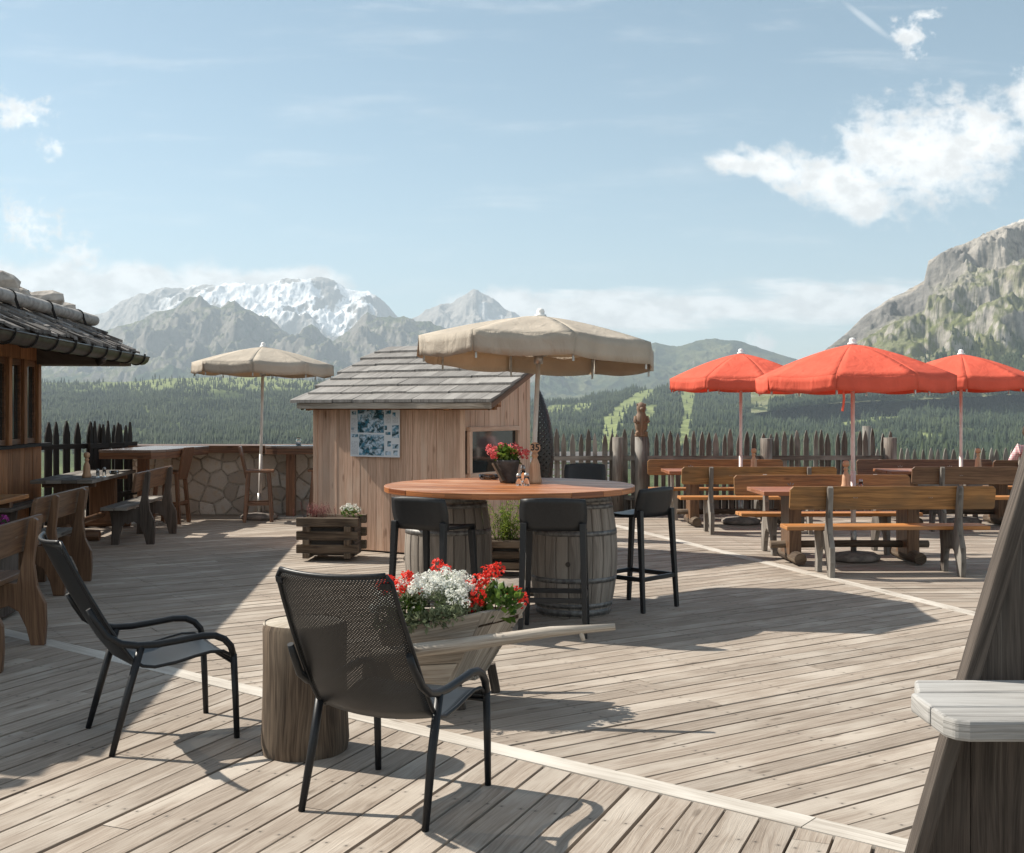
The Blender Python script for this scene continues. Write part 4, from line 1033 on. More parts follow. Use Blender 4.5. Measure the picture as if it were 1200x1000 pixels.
# end panels: boards run down the slope
def vpanel(mb, q, n, tk, nrm):
    a, b, c, d = [Vector(x) - O for x in q]
    for k in range(n):
        f0, f1 = k/n + .01, (k+1)/n - .01; p = [a.lerp(b, f0), a.lerp(b, f1), d.lerp(c, f0) + Vector((0, 0, random.uniform(-.006, .012))), d.lerp(c, f1) + Vector((0, 0, random.uniform(-.006, .012)))]; t_ = Vector(nrm) * tk
        mb.hexa([p[0], p[0]+t_, p[1]+t_, p[1], p[2], p[2]+t_, p[3]+t_, p[3]])
m_ = MB(); vpanel(m_, (Ab + Vector((.003, -.004, 0)), Bb, B, A + Vector((.003, -.004, 0))), 3, .026, Vector((-.9, .1, .25)).normalized()); m_.build('end_panel', 'pale_wood', t, .004)
m_ = MB(); vpanel(m_, (Cb, Db, D, Cc), 3, .026, Vector((.95, 0, .2)).normalized()); m_.build('end_panel', 'pale_wood', t, .004)
m_ = MB(); vpanel(m_, (Cb, Db, Bb, Ab), 3, .02, (0, 0, -1)); m_.build('floor_panel', 'pale_wood', t)
m_ = MB(); q = [Cc.lerp(Cb, .05), A.lerp(Ab, .06), B.lerp(Bb, .06), D.lerp(Db, .05)]; ctr = sum(q, Vector()) / 4; q = [ctr.lerp(x, .93) - O for x in q]
m_.hexa([q[0]-Vector((0, 0, .05)), q[0], q[3], q[3]-Vector((0, 0, .05)), q[1]-Vector((0, 0, .05)), q[1], q[2], q[2]-Vector((0, 0, .05))]); m_.build('soil', 'soil', t)
for (p0, p1, p2, p3) in (((-.72, 6.03, .33), (-.228, 6.055, .385), (.20, 6.02, .455), (.53, 6.0, .485)), ((-.70, 6.74, .30), (-.35, 6.76, .34), (-.1, 6.77, .38), (.06, 6.78, .41))):
    m_ = MB(); m_.tube([Vector(x) - O for x in (p0, p1, p2, p3)], [.038, .036, .027, .017], 12, jit=.05, r=.75)
    e = Vector(p2).lerp(Vector(p3), .45) - O; m_.tube([e, e + Vector((.02, -.01, -.055))], [.014, .010], 8); m_.build('handle', 'pale_wood', t)
m_ = MB(); 
for x, y in ((-.30, 6.24), (-.12, 6.62)):
    m_.beam(Vector((x, y, .16)) - O, Vector((x + .03, y, 0)) - O, .05, .05)
m_.build('leg', 'dark_wood', t, .004)
m_ = MB(); m_.lathe([(.02, -.03), (.145, -.025), (.15, 0), (.145, .025), (.02, .03)], n=24); wl = m_.build('wheel', 'dark_wood', t); wl.rotation_euler = (R(90), 0, R(15)); wl.location = Vector((-.68, 6.45, .15)) - O

fl = thing('white_flowers', 'mass of small white flowers filling the wheelbarrow planter', 'flowers', (-.40, 6.32, .47)); O2 = Vector((-.40, 6.32, .47))
def inside(f, g): return Cc.lerp(A, f).lerp(D.lerp(B, f), g)
m_ = MB(); w_ = MB()
for k in range(44):
    f, g = random.uniform(.0, .78), random.uniform(-.06, .95); c = inside(f, g) - O2 + Vector((0, 0, .055 + .12 * math.sin(math.pi * min(1, f * 1.1 + .1)) * random.uniform(.7, 1.1)))
    leaves(m_, c - Vector((0, 0, .035)), (.075, .07, .05), 60, (.02, .04), .22, .6)
    for j in range(4):
        cc = c + Vector((random.gauss(0, .042), random.gauss(0, .042), random.gauss(.028, .014))); bloom(w_, cc, .024, 30, .0105)
for k in range(16):
    c = inside(random.uniform(0, 1), random.uniform(-.04, .12)) - O2 + Vector((0, 0, .01)); leaves(m_, c, (.05, .04, .035), 40, (.025, .05), .5, .6)
m_.build('foliage', 'leaf_grey', fl); w_.build('flower_heads', 'petal_white', fl)
def geranium(label, loc, heads, nl, rad, group='red geraniums', petal='petal_red'):
    t = thing('geranium', label, 'geranium', loc, 0, group)
    m_ = MB(); leaves(m_, (0, 0, .05), rad, nl, (.035, .06), .95); m_.build('foliage', 'leaf_green', t)
    for (x, y, z, r_) in heads:
        m_ = MB(); bloom(m_, (x, y, z), r_ * 1.12, int(1600 * r_), .016); m_.build('flower_head', petal, t)
        m_ = MB(); m_.tube([(x*.4, y*.4, .0), (x*.9, y*.9, z - .02)], .003, 5); m_.build('stem', 'leaf_green', t)
def WP(px_, py_, Y): return Vector(((px_ - 600) * Y / F, Y, EYE - (py_ - HZ) * Y / F))
def rel(o, l): return [tuple(WP(a, b, y) - Vector(o)) + (r,) for a, b, y, r in l]
o_ = (-.10, 6.36, .50); geranium('red geranium at the right end of the wheelbarrow planter', o_, rel(o_, [(575, 672, 6.4, .045), (562, 682, 6.3, .04), (583, 668, 6.45, .035), (560, 701, 6.2, .045), (550, 690, 6.35, .04), (553, 708, 6.18, .032), (603, 699, 6.45, .046), (611, 703, 6.5, .036)]), 230, (.15, .17, .09))
o_ = (-.58, 6.25, .48); geranium('red geranium at the left end of the wheelbarrow planter', o_, rel(o_, [(456, 685, 6.3, .042), (475, 682, 6.25, .045), (478, 677, 6.4, .03), (448, 688, 6.4, .036), (466, 690, 6.15, .035), (487, 690, 6.2, .03)]), 170, (.10, .12, .09))
o_ = (-.36, 6.60, .50); geranium('red geranium at the back of the wheelbarrow planter', o_, rel(o_, [(513, 664, 6.7, .036), (522, 668, 6.68, .03)]), 90, (.09, .06, .09))

# ------------------------------------------------------------------ log planter by the hut
def log_box(label, loc, rz, w_, d_, h_, levels, group='planter boxes', mat='grey_wood'):
    t = thing('planter_box', label, 'planter', loc, rz, group); hh = h_ / (levels * 2 - .0)
    for k in range(levels):
        z = .05 + h_ * (k + .5) / levels
        for sg in (-1, 1):
            m_ = MB(); m_.box((0, sg*(d_/2 - .04), z + .01), (w_, .07, h_/levels * .66)); m_.build('board', mat, t, .008)
            m_ = MB(); m_.box((sg*(w_/2 - .11), 0, z - h_/levels*.42), (.07, d_ + .05, h_/levels*.42)); m_.build('crosspiece', mat, t, .006)
    m_ = MB(); m_.box((0, 0, .05 + h_*.45), (w_ - .10, d_ - .16, h_*.88)); m_.build('liner', 'dark_wood', t)
    m_ = MB(); m_.box((0, 0, .05 + h_*.92), (w_ - .12, d_ - .17, .03)); m_.build('soil', 'soil', t)
    return t
log_box('stacked log planter box standing in front of the hut', (-1.93, 12.55, 0), R(-4), .66, .52, .42, 3, mat='stump_wood')
t = thing('heather', 'reddish brown heather in the planter box in front of the hut', 'heather', (-2.03, 12.55, .46))
m_ = MB()
for _ in range(70):
    p = Vector((random.gauss(-.05, .075), random.gauss(0, .08), -.01)); d = Vector((random.gauss(0, .25), random.gauss(0, .25), 1)).normalized(); h_ = random.uniform(.08, .16)
    m_.tube([p, p + d*h_], [.002, .001], 4)
    for j in range(9): m_.leaf(p + d*h_*random.uniform(.2, 1), (random.gauss(0, 1), random.gauss(0, 1), .6), (0, 0, 1), .018, .007)
m_.build('foliage', 'heather', t)
t = thing('white_daisies', 'white flowers with green leaves in the planter box in front of the hut', 'flowers', (-1.74, 12.5, .46))
m_ = MB(); leaves(m_, (0, 0, .02), (.11, .09, .06), 130, (.03, .05), .5); m_.build('foliage', 'leaf_green', t)
for (x, y, z) in ((-.06, -.03, .085), (.02, -.06, .08), (.06, .02, .10), (.10, -.03, .07), (-.02, .04, .10), (.0, 0, .11)):
    m_ = MB(); bloom(m_, (x, y, z), .028, 30, .013); m_.build('flower_head', 'petal_white', t)
# bush planter under the table
log_box('wooden planter box with a feathery bush behind the barrels', (-.03, 11.35, 0), R(-8), .55, .42, .30, 3, mat='stump_wood')
t = thing('bush', 'feathery yellow green bush growing in the planter between the barrels', 'bush', (-.03, 11.35, .32))
m_ = MB()
for _ in range(46):
    p = Vector((random.gauss(0, .11), random.gauss(0, .09), -.02)); d = Vector((random.gauss(0, .35), random.gauss(0, .3), 1)).normalized(); h_ = random.uniform(.22, .47); q = p + d*h_*.55; e = q + (d + Vector((random.gauss(0, .3), random.gauss(0, .3), -.1)))*h_*.45
    m_.tube([p, q, e], [.004, .003, .001], 4)
    for j in range(30):
        f = random.uniform(.15, 1); c = p.lerp(q, f*2) if f < .5 else q.lerp(e, f*2-1); m_.leaf(c, Vector((random.gauss(0, 1), random.gauss(0, 1), random.gauss(.2, .7))), (0, 0, 1), random.uniform(.03, .06), .012)
m_.build('foliage', 'bush_green', t)
# flower box between benches on the left
t = thing('flower_box', 'tall dark box of purple flowers between the two left benches', 'planter', (-4.07, 9.0, 0), R(5))
m_ = MB(); m_.box((0, 0, .33), (.42, .34, .62)); m_.build('box', 'dark_wood', t, .01)
m_ = MB(); leaves(m_, (0, 0, .66), (.22, .18, .09), 170, (.03, .05), .7); m_.build('foliage', 'leaf_dark', t)
for _ in range(16):
    m_ = MB(); bloom(m_, (random.uniform(-.19, .19), random.uniform(-.15, .15), random.uniform(.68, .77)), .026, 26, .014); m_.build('flower_head', 'petal_purple', t)

# ------------------------------------------------------------------ the hut
hu = Vector((math.cos(R(-30)), math.sin(R(-30)), 0)); hv = Vector((-hu.y, hu.x, 0))     # along the front, into the depth
HC = Vector((-.54, 12.53, 0)); HW, HD, HE = 1.986, 1.47, 1.66
t = thing('hut', 'small larch board hut with slate shingle roof and notice board', 'hut', HC)
Mh = Matrix((hu, hv, Vector((0, 0, 1)))).transposed()
def hp(a, b, z): return Mh @ Vector((a, b, z))                      # a: along front (0 = right corner, negative left), b: depth
RL = 1.72; RZ = 2.38; EZ = 1.675; OV = .25
def roof_z(b): return EZ + (RZ - EZ) * (b + OV) / RL if b + OV <= RL else RZ - (RZ - EZ) * (b + OV - RL) / RL
def board_wall(mb, pfun, a0, a1, ztop, hole=None, th=.022, wd=.105):
    a = a0
    while a < a1 - .01:
        w_ = min(wd * random.uniform(.85, 1.15), a1 - a); b = a + w_ - .004; r_ = random.random(); o = random.uniform(0, .005)
        segs = [(0.0, None)]
        spans = [(0.02, None)]
        if hole and b > hole[0] and a < hole[1]: spans = [(0.02, hole[2]), (hole[3], None)]
        for (z0, z1) in spans:
            ta = ztop(a) if z1 is None else z1; tb = ztop(b) if z1 is None else z1
            mb.hexa([pfun(a, o, z0), pfun(a, o - th, z0), pfun(b, o - th, z0), pfun(b, o, z0), pfun(a, o, ta), pfun(a, o - th, ta), pfun(b, o - th, tb), pfun(b, o, tb)], r_)
        a += w_
m_ = MB(); board_wall(m_, lambda a, o, z: hp(a, -o, z), -HW, 0, lambda a: 1.655); m_.build('front_wall', 'hut_wood', t)
m_ = MB(); board_wall(m_, lambda a, o, z: hp(o + .02, a, z), 0.03, HD, lambda a: roof_z(a) - .03, hole=(.10, 1.12, .90, 1.37)); m_.build('side_wall', 'hut_wood', t)
m_ = MB(); board_wall(m_, lambda a, o, z: hp(-HW - o - .02, a, z), 0.03, HD, lambda a: roof_z(a) - .03, wd=.2); m_.build('side_wall', 'hut_wood', t)
m_ = MB(); board_wall(m_, lambda a, o, z: hp(a, HD + o + .03, z), -HW, 0, lambda a: roof_z(HD) - .04, wd=.2); m_.build('back_wall', 'hut_wood', t)
m_ = MB(); m_.beam(hp(0.012, -.004, 0), hp(.012, -.004, 1.66), .06, .06); m_.beam(hp(-HW-.012, -.004, 0), hp(-HW-.012, -.004, 1.66), .05, .05); m_.build('corner_post', 'hut_wood', t, .004)
wf = MB()
for (a0, a1, z0, z1) in ((.07, 1.15, 1.36, 1.41), (.07, 1.15, .86, .91)):
    wf.beam(hp(.045, a0, (z0+z1)/2), hp(.045, a1, (z0+z1)/2), .05, z1 - z0)
for a in (.09, 1.13): wf.beam(hp(.045, a, .91), hp(.045, a, 1.36), .05, .045, up=hu)
wfo = wf.build('window', 'hut_wood', t, .003)
gm = MB(); gm.beam(hp(.025, .11, 1.135), hp(.025, 1.11, 1.135), .008, .45); gm.build('pane', 'window_glass', wfo)
# roof deck and slates
rf = MB()
for s_ in (0,):
    b0, b1 = (-OV, RL - OV) if s_ == 0 else (RL - OV, 2*RL - OV - .3)
    z0, z1 = roof_z(b0), roof_z(b1)
    rf.hexa([hp(-HW-.05, b0, z0-.03), hp(-HW-.05, b0, z0), hp(.5, b0, z0), hp(.5, b0, z0-.03), hp(-HW-.05, b1, z1-.03), hp(-HW-.05, b1, z1), hp(.5, b1, z1), hp(.5, b1, z1-.03)])
rfo = rf.build('roof', 'dark_wood', t)
sl = MB(); rows = 8
for s_ in (0,):
    for k in range(rows if s_ == 0 else 6):
        st = RL / rows; b0 = -OV - .03 + k*st if s_ == 0 else 2*RL - OV + .0 - k*st - .3; sg = 1 if s_ == 0 else -1
        a = -HW - .09 + (0.0 if k % 2 else -.05) + random.uniform(-.02, .02)
        while a < .5:
            w_ = random.uniform(.24, .62); b = min(a + w_, .53); lift = .030 + random.uniform(0, .012); e = random.uniform(-.012, .012)
            if b - a < .06: break
            p0 = (b0 + e) ; p1 = b0 + sg*(st + .07)
            z0 = roof_z(max(p0, -OV)) + .012 + lift + (0 if p0 > -OV else (p0 + OV) * .4) if s_ == 0 else roof_z(p0) + .012 + lift
            z1 = roof_z(p1) + .010 if (p1 + OV <= RL or s_) else RZ + .012
            if s_ == 0 and p1 + OV > RL: p1 = RL - OV + .04
            th = .034
            sl.hexa([hp(a+.003, p0, z0-th), hp(a+.003, p0, z0), hp(b-.003, p0, z0), hp(b-.003, p0, z0-th), hp(a+.003, p1, z1-th*.3), hp(a+.003, p1, z1+.006), hp(b-.003, p1, z1+.006), hp(b-.003, p1, z1-th*.3)])
            a += w_
sl.build('shingles', 'slate', rfo)
fb = MB(); fb.beam(hp(-HW-.07, -OV-.005, EZ-.035), hp(.52, -OV-.005, EZ-.035), .026, .065); fb.build('fascia', 'pale_wood', t, .004)
for a in (-HW - .04, .47):
    vb = MB(); vb.beam(hp(a, -OV+.02, EZ-.045), hp(a, RL-OV, RZ-.045), .028, .085); vb.build('bargeboard', 'brown_wood' if a > 0 else 'grey_wood', t, .003)
vb = MB()
for a in (-HW + .05, -.06): vb.beam(hp(a, -OV + .03, EZ - .055), hp(a, .0, EZ + .0), .07, .07)
vb.beam(hp(-HW-.1, -.035, 1.625), hp(.45, -.035, 1.625), .05, .06); vb.beam(hp(0.0, .02, 1.66), hp(.46, .02, 1.66), .07, .07); vb.build('rafter', 'house_wood', t, .004)
# notice board
a0, a1 = -HW + .52, -HW + 1.20
def hw_(a, o, z): return Mh @ Vector((a, -.030 - o, z))
pb = thing('notice_board', 'white tourist map poster with blue mountain pictures on the hut wall', 'poster', HC + hp((a0+a1)/2, -.03, 1.07)); O3 = hp((a0+a1)/2, -.03, 1.07)
def flat(name, mat, x0, x1, z0, z1, o0, o1):
    m_ = MB(); W = a1 - a0; Hh = .54
    X0, X1, Z0, Z1 = a0 + x0*W, a0 + x1*W, 1.07 + z0*Hh, 1.07 + z1*Hh
    m_.hexa([hw_(X0, o0, Z0)-O3, hw_(X0, o1, Z0)-O3, hw_(X0, o1, Z1)-O3, hw_(X0, o0, Z1)-O3, hw_(X1, o0, Z0)-O3, hw_(X1, o1, Z0)-O3, hw_(X1, o1, Z1)-O3, hw_(X1, o0, Z1)-O3]); return m_.build(name, mat, pb)
flat('sheet', 'white_print', 0, 1, 0, 1, 0, .008)
flat('map_picture', 'map_print', .15, .69, .50, .99, .008, .0095); flat('map_picture', 'map_print', .18, .69, .03, .46, .008, .0095)
for (x0, x1, z0, z1) in ((.02, .13, .5, .8), (.02, .16, .04, .32), (.72, .83, .70, .88), (.86, .97, .70, .82)): flat('text_column', 'text_print', x0, x1, z0, z1, .008, .0095)
for (x0, x1, z0, z1) in ((.03, .12, .87, .94), (.02, .08, .56, .61), (.02, .16, .40, .47), (.71, .83, .88, .99), (.86, .92, .83, .92), (.70, .75, .56, .65), (.72, .82, .46, .52), (.85, .985, .40, .66), (.86, .98, .18, .27), (.76, .83, .22, .33), (.72, .83, .04, .12), (.88, .96, .04, .14)): flat('small_picture', 'map_print', x0, x1, z0, z1, .008, .0095)
# dark perforated curved shell beside the hut
t = thing('perforated_shell', 'dark perforated curved shell standing on end behind the hut corner', 'sculpture', (.32, 14.75, 0))
m_ = MB(); K = 12; n = 16
for k in range(n + 1):
    f = k / n; z = .12 + 1.78 * f; bul = math.sin(math.pi * f) ** .8
    for j in range(K + 1):
        g = j / K * math.pi; m_.v.append(Vector((-.10 + .06*f + math.sin(g) * .24 * bul + .04, -math.cos(g) * .22 * bul, z)))
for k in range(n):
    for j in range(K):
        q = k*(K+1)+j; m_.face((q, q+1, q+K+2, q+K+1), [(j*.05, k*.11), (j*.05+.05, k*.11), (j*.05+.05, k*.11+.11), (j*.05, k*.11+.11)], .5, True)
s_ = m_.build('shell', 'lattice', t); q = s_.modifiers.new('t', 'SOLIDIFY'); q.thickness = .012
m_ = MB(); m_.lathe([(.16, 0), (.16, .05), (.05, .07), (.04, .2)], n=20); m_.build('stand', 'black_wood', t)

# ------------------------------------------------------------------ fences
def picket(mb, x, y, h_, w_, th, ang, z0=0.0, lean=0.0, tip=.16):
    c, s_ = math.cos(ang), math.sin(ang); poly = [(-w_/2, 0), (w_/2, 0), (w_/2*1.02, h_-tip), (w_*.28, h_-tip*.35), (w_*.06, h_), (-w_*.06, h_), (-w_*.30, h_-tip*.4), (-w_/2*1.02, h_-tip)]
    mb.prism(poly, th, lambda a, b, o: Vector((x + (a + lean*b)*c - o*s_, y + (a + lean*b)*s_ + o*c, z0 + b)))
def fence(label, p0, p1, h_, sp, w_, mat, rails, posts=(), z0=0.0, group=None, jit=.05, tip=.16, rail_h=.07):
    p0, p1 = Vector(p0), Vector(p1); d = (p1 - p0); Ln = d.length; ang = math.atan2(d.y, d.x)
    t = thing('picket_fence', label, 'fence', (p0.x, p0.y, 0), 0, group); n = int(Ln / sp)
    for k in range(n):
        p = d * ((k + .5 + random.uniform(-.14, .14)) / n); m_ = MB(); picket(m_, p.x, p.y, h_ + random.uniform(-jit, jit), w_ * random.uniform(.82, 1.15), .024, ang, z0, random.uniform(-.02, .02), tip); m_.build('picket', mat, t)
    off = Vector((-math.sin(ang), math.cos(ang), 0)) * -.035
    for z in rails:
        m_ = MB(); m_.beam(Vector((off.x, off.y, z)), Vector((d.x + off.x, d.y + off.y, z)), .04, rail_h); m_.build('rail', mat, t)
    for f, hh, r_ in posts:
        p = d * f; m_ = MB(); m_.tube([(p.x + off.x*3, p.y + off.y*3, z0 - .1), (p.x + off.x*3, p.y + off.y*3, hh * .6), (p.x + off.x*3, p.y + off.y*3, hh)], r_, 14, jit=.04); m_.build('post', mat, t)
    return t
FX0, FX1 = G(622, 604).x, G(1046, 604).x
fence('grey weathered picket fence behind the parasol benches', (.40, 17.75, 0), (5.85, 17.95, 0), 1.27, .115, .076, 'grey_wood', (.26, .86), [((724-640)/412*.98+.02, 1.18, .085), ((897-640)/412*.985+.02, 1.16, .09), (.985, 1.17, .10)], group='picket fences')
fence('low grey picket fence farther off at the right edge', (6.3, 21.2, 0), (11.2, 21.6, 0), .88, .14, .085, 'grey_wood', (.2, .6), [(.02, 1.3, .08)], group='picket fences', jit=.02)
tg = MB(); tg.box((8.7, 20.2, -.12), (7, 3.2, .2)); tag(tg.build('path', 'concrete'), 'concrete strip under the low fence', kind='structure')
fence('black picket fence between the timber house and the stone wall', (-6.55, 15.9, 0), (-5.74, 17.2, 0), 1.42, .155, .10, 'black_wood', (.35, 1.08), group='picket fences', jit=.03, tip=.2)
fence('black picket fence stretch directly behind the bar table', (-6.0, 16.5, 0), (-5.72, 17.7, 0), 1.40, .15, .09, 'black_wood', (.35, 1.08), group='picket fences', jit=.05, tip=.2)
t = thing('plank_skirt', 'dark board running along the deck edge under the fence', 'board', (0, 18.0, 0)); m_ = MB(); m_.box((4.6, .1, .10), (9.2, .03, .20)); m_.build('board', 'black_wood', t)
t = thing('white_railing', 'white slatted railing seen through the picket fence beside the hut', 'railing', (1.0, 19.6, 0))
for k in range(8): m_ = MB(); m_.box((0, 0, .12 + k*.105), (1.55, .02, .07)); m_.build('slat', 'white_paint', t)
for x in (-.78, -.26, .26, .78): m_ = MB(); m_.box((x, .03, .42), (.05, .05, .95)); m_.build('post', 'white_paint', t)
m_ = MB(); m_.box((1.0, 19.6, -.12), (2.2, 1.4, .12)); tag(m_.build('pavement', 'concrete'), 'concrete paving behind the picket fence', kind='structure')
# carved post
cx = (751 - 600) / F * 17.6
t = thing('carved_post', 'thick weathered fence post topped by a carved standing wooden animal', 'carved post', (cx, 17.55, 0))
m_ = MB(); m_.tube([(0, 0, -.02), (0, 0, .6), (0, 0, 1.19)], [.10, .098, .095], 18, jit=.03); m_.build('post', 'grey_wood', t)
m_ = MB(); m_.lathe([(.095, 1.19), (.10, 1.22), (.085, 1.24), (.075, 1.27), (.092, 1.31), (.10, 1.38), (.095, 1.46), (.075, 1.52), (.06, 1.55), (.066, 1.585), (.072, 1.62), (.062, 1.67), (.035, 1.70), (.001, 1.71)], n=18, r=.5, sy=.95)
m_.blob((0, -.068, 1.61), .032, 2, .05, r=.5, sc=(.9, 1.2, .8)); m_.blob((-.055, -.01, 1.67), .02, 2, .05, r=.3); m_.blob((.055, -.01, 1.67), .02, 2, .05, r=.3)
for sg in (-1, 1):
    m_.tube([(sg*.085, -.01, 1.49), (sg*.10, -.05, 1.42), (sg*.05, -.095, 1.40)], [.028, .026, .02], 8, r=.5); m_.tube([(sg*.06, -.04, 1.25), (sg*.06, -.10, 1.235)], [.035, .028], 8, r=.4)
wood('carved_wood', (.13, .075, .045), (.28, .18, .115), rough=.7, var=.1, weather=(.22, .17, .13)); m_.build('carving', 'carved_wood', t)

# ------------------------------------------------------------------ stone wall, bar tables, wooden stools
WY = 17.75
t = thing('stone_wall', 'low irregular stone faced wall with wooden counter on top', 'wall', (-4.1, WY, 0))
m_ = MB(); m_.box((0, .25, .49), (3.6, .4, 1.0)); m_.build('wall_core', 'mortar', t)
m_ = MB(); pts = []
for ix in range(-1, 15):
    for iz in range(-1, 6): pts.append(Vector((-1.8 + (ix + .5 + random.uniform(-.40, .40) + (.5 if iz % 2 else 0)) * .265, (iz + .5 + random.uniform(-.36, .36)) * .215)))
for p in pts:
    cell = [Vector((-1.8, .0)), Vector((1.8, .0)), Vector((1.8, .985)), Vector((-1.8, .985))]
    if not (-1.9 < p.x < 1.9 and -.1 < p.y < 1.1): continue
    for q in pts:
        if q is not p and (q - p).length < 1.0 and len(cell) > 2: nn = (p - q).normalized(); cell = clip(cell, (p + q) / 2 + nn * .009, nn)
    if len(cell) < 3: continue
    c_ = sum(cell, Vector((0, 0))) / len(cell); pr = random.uniform(.012, .034); r_ = random.random(); b = len(m_.v); n = len(cell)
    tx, tz = random.uniform(-.05, .05), random.uniform(-.05, .05)
    for ring, (k_, dep) in enumerate(((1, 0), (.97, .7), (.86, 1.0))):
        for v_ in cell:
            w_ = c_ + (v_ - c_) * k_; m_.v.append(Vector((w_.x, .051 - pr * dep - ((w_.x - c_.x) * tx + (w_.y - c_.y) * tz) * dep, w_.y)))
    for ring in range(2):
        for i in range(n): j = (i + 1) % n; m_.face((b+ring*n+i, b+ring*n+j, b+(ring+1)*n+j, b+(ring+1)*n+i), [(0, 0)] * 4, r_)
    m_.face(range(b + 2*n, b + 3*n), [(0, 0)] * n, r_)
m_.build('facing', 'facing_stone', t)
m_ = MB(); m_.box((0, .12, 1.03), (3.75, .85, .055)); m_.build('counter', 'brown_wood', t, .006)
m_ = MB(); m_.box((0, -.295, 1.005), (3.72, .03, .11)); m_.build('counter_edge', 'stool_wood', t)
plain('table_gloss', (.17, .13, .11), .22, .6, nscale=5, namp=.25, bstr=.03)
def bar_table(label, loc, rz, poly, leg=(0, 0), h=1.07):
    t = thing('bar_table', label, 'bar table', loc, rz, 'wooden bar tables')
    m_ = MB(); m_.prism(poly, .035, lambda a, b, o: Vector((a, b, h - .0175 + o)), grain='h'); m_.build('tabletop', 'table_gloss', t, .004)
    pl = [(a*.985, b*.985) for a, b in poly]; m_ = MB(); m_.prism(pl, .085, lambda a, b, o: Vector((a, b, h - .08 + o)), grain='h'); m_.build('apron', 'stool_wood', t)
    m_ = MB(); m_.box((leg[0], leg[1], .49), (.13, .13, .96)); m_.build('leg', 'stool_wood', t, .006)
    m_ = MB(); m_.box((leg[0], leg[1], .02), (.42, .34, .035)); m_.build('foot', 'grey_metal', t, .004); return t
bar_table('bar table in front of the stone wall beside the hut', (-3.25, 17.2, 0), 0, [(-.43, .22), (-.35, -.12), (-.15, -.27), (.42, -.27), (.5, -.1), (.5, .22)])
bar_table('bar table at the left end of the stone wall by the black pickets', (-5.08, 15.9, 0), R(-4), [(-.42, -.32), (.30, -.32), (.42, -.1), (.5, 1.45), (-.35, 1.45)], (-.05, .3), 1.06)
t = thing('glass_jar', 'small glass jar on the bar table next to the hut', 'jar', (-3.13, 17.15, 1.068)); m_ = MB(); m_.lathe([(.035, 0), (.04, .01), (.04, .08), (.03, .10), (.032, .12), (.028, .12), (.026, .1), (.036, .08), (.036, .012), (.001, .01)], n=18); m_.build('glass_body', 'clear_glass', t)
def wood_stool(label, loc, rz, back=True):
    t = thing('wooden_stool', label, 'stool', loc, rz, 'wooden bar stools')    # faces +y
    m_ = MB(); m_.box((0, .02, .72), (.40, .40, .035)); m_.build('seat', 'stool_wood', t, .008)
    for sx in (-1, 1):
        for sy in (-1, 1):
            m_ = MB(); m_.beam((sx*.15, sy*.14, .705), (sx*.19, sy*.19, 0), .05, .05, up=(0, 1, 0)); m_.build('leg', 'stool_wood', t, .004)
        m_ = MB(); m_.beam((sx*.177, -.172, .26), (sx*.177, .172, .26), .03, .045); m_.build('stretcher', 'stool_wood', t)
    for sy in (-1, 1): m_ = MB(); m_.beam((-.175, sy*.176, .29), (.175, sy*.176, .29), .03, .045); m_.build('stretcher', 'stool_wood', t)
    if back:
        m_ = MB(); m_.prism([(-.16, .62), (.16, .62), (.20, .95), (.17, 1.07), (-.17, 1.07), (-.20, .95)], .035, lambda a, b, o: Vector((a, -.18 - (b - .7)*.22 + o, b))); m_.build('backrest', 'stool_wood', t, .006)
    return t
wood_stool('dark wooden bar stool with backrest left of the bar table, under the tan parasol', (-3.63, 16.75, 0), R(-80))
wood_stool('dark wooden bar stool partly hidden behind the hut', (-2.72, 17.0, 0), R(90))
wood_stool('dark wooden bar stool beyond the grey bench, at the left bar table', (-4.80, 16.45, 0), R(85))

# ------------------------------------------------------------------ timber house on the left
ED = Vector((-.0798, .9968, 0)); EI = Vector((-.9968, -.0798, 0))      # along the eave (away), into the roof
E1 = Vector((-5.05, 15.6, 0)); EH = 2.343
t = thing('timber_house', 'timber chalet with shingle roof and gutter at the left edge', 'house', (-6.2, 12, 0)); OH = Vector((-6.2, 12, 0))
def ep(a, b, z=0.0): return E1 + ED*a + EI*b + Vector((0, 0, z)) - OH     # a <= 0 towards the camera, b: from the eave inwards
SLP = .56
def rz_(b): return EH + SLP * b
WB = 1.06                                                              # wall line behind the eave
Lh = 9.3
m_ = MB(); RB = 4.2
m_.hexa([ep(-Lh, 0, rz_(0)-.05), ep(-Lh, 0, rz_(0)), ep(0, 0, rz_(0)), ep(0, 0, rz_(0)-.05), ep(-Lh, RB, rz_(RB)-.05), ep(-Lh, RB, rz_(RB)), ep(0, RB, rz_(RB)), ep(0, RB, rz_(RB)-.05)])
m_.hexa([ep(-Lh, 2*RB, rz_(0)-.05), ep(-Lh, 2*RB, rz_(0)), ep(0, 2*RB, rz_(0)), ep(0, 2*RB, rz_(0)-.05), ep(-Lh, RB+.005, rz_(RB)-.05), ep(-Lh, RB+.005, rz_(RB)), ep(0, RB+.005, rz_(RB)), ep(0, RB+.005, rz_(RB)-.05)])
hr = m_.build('roof', 'dark_wood', t)
sh = MB(); b = -.05; k = 0
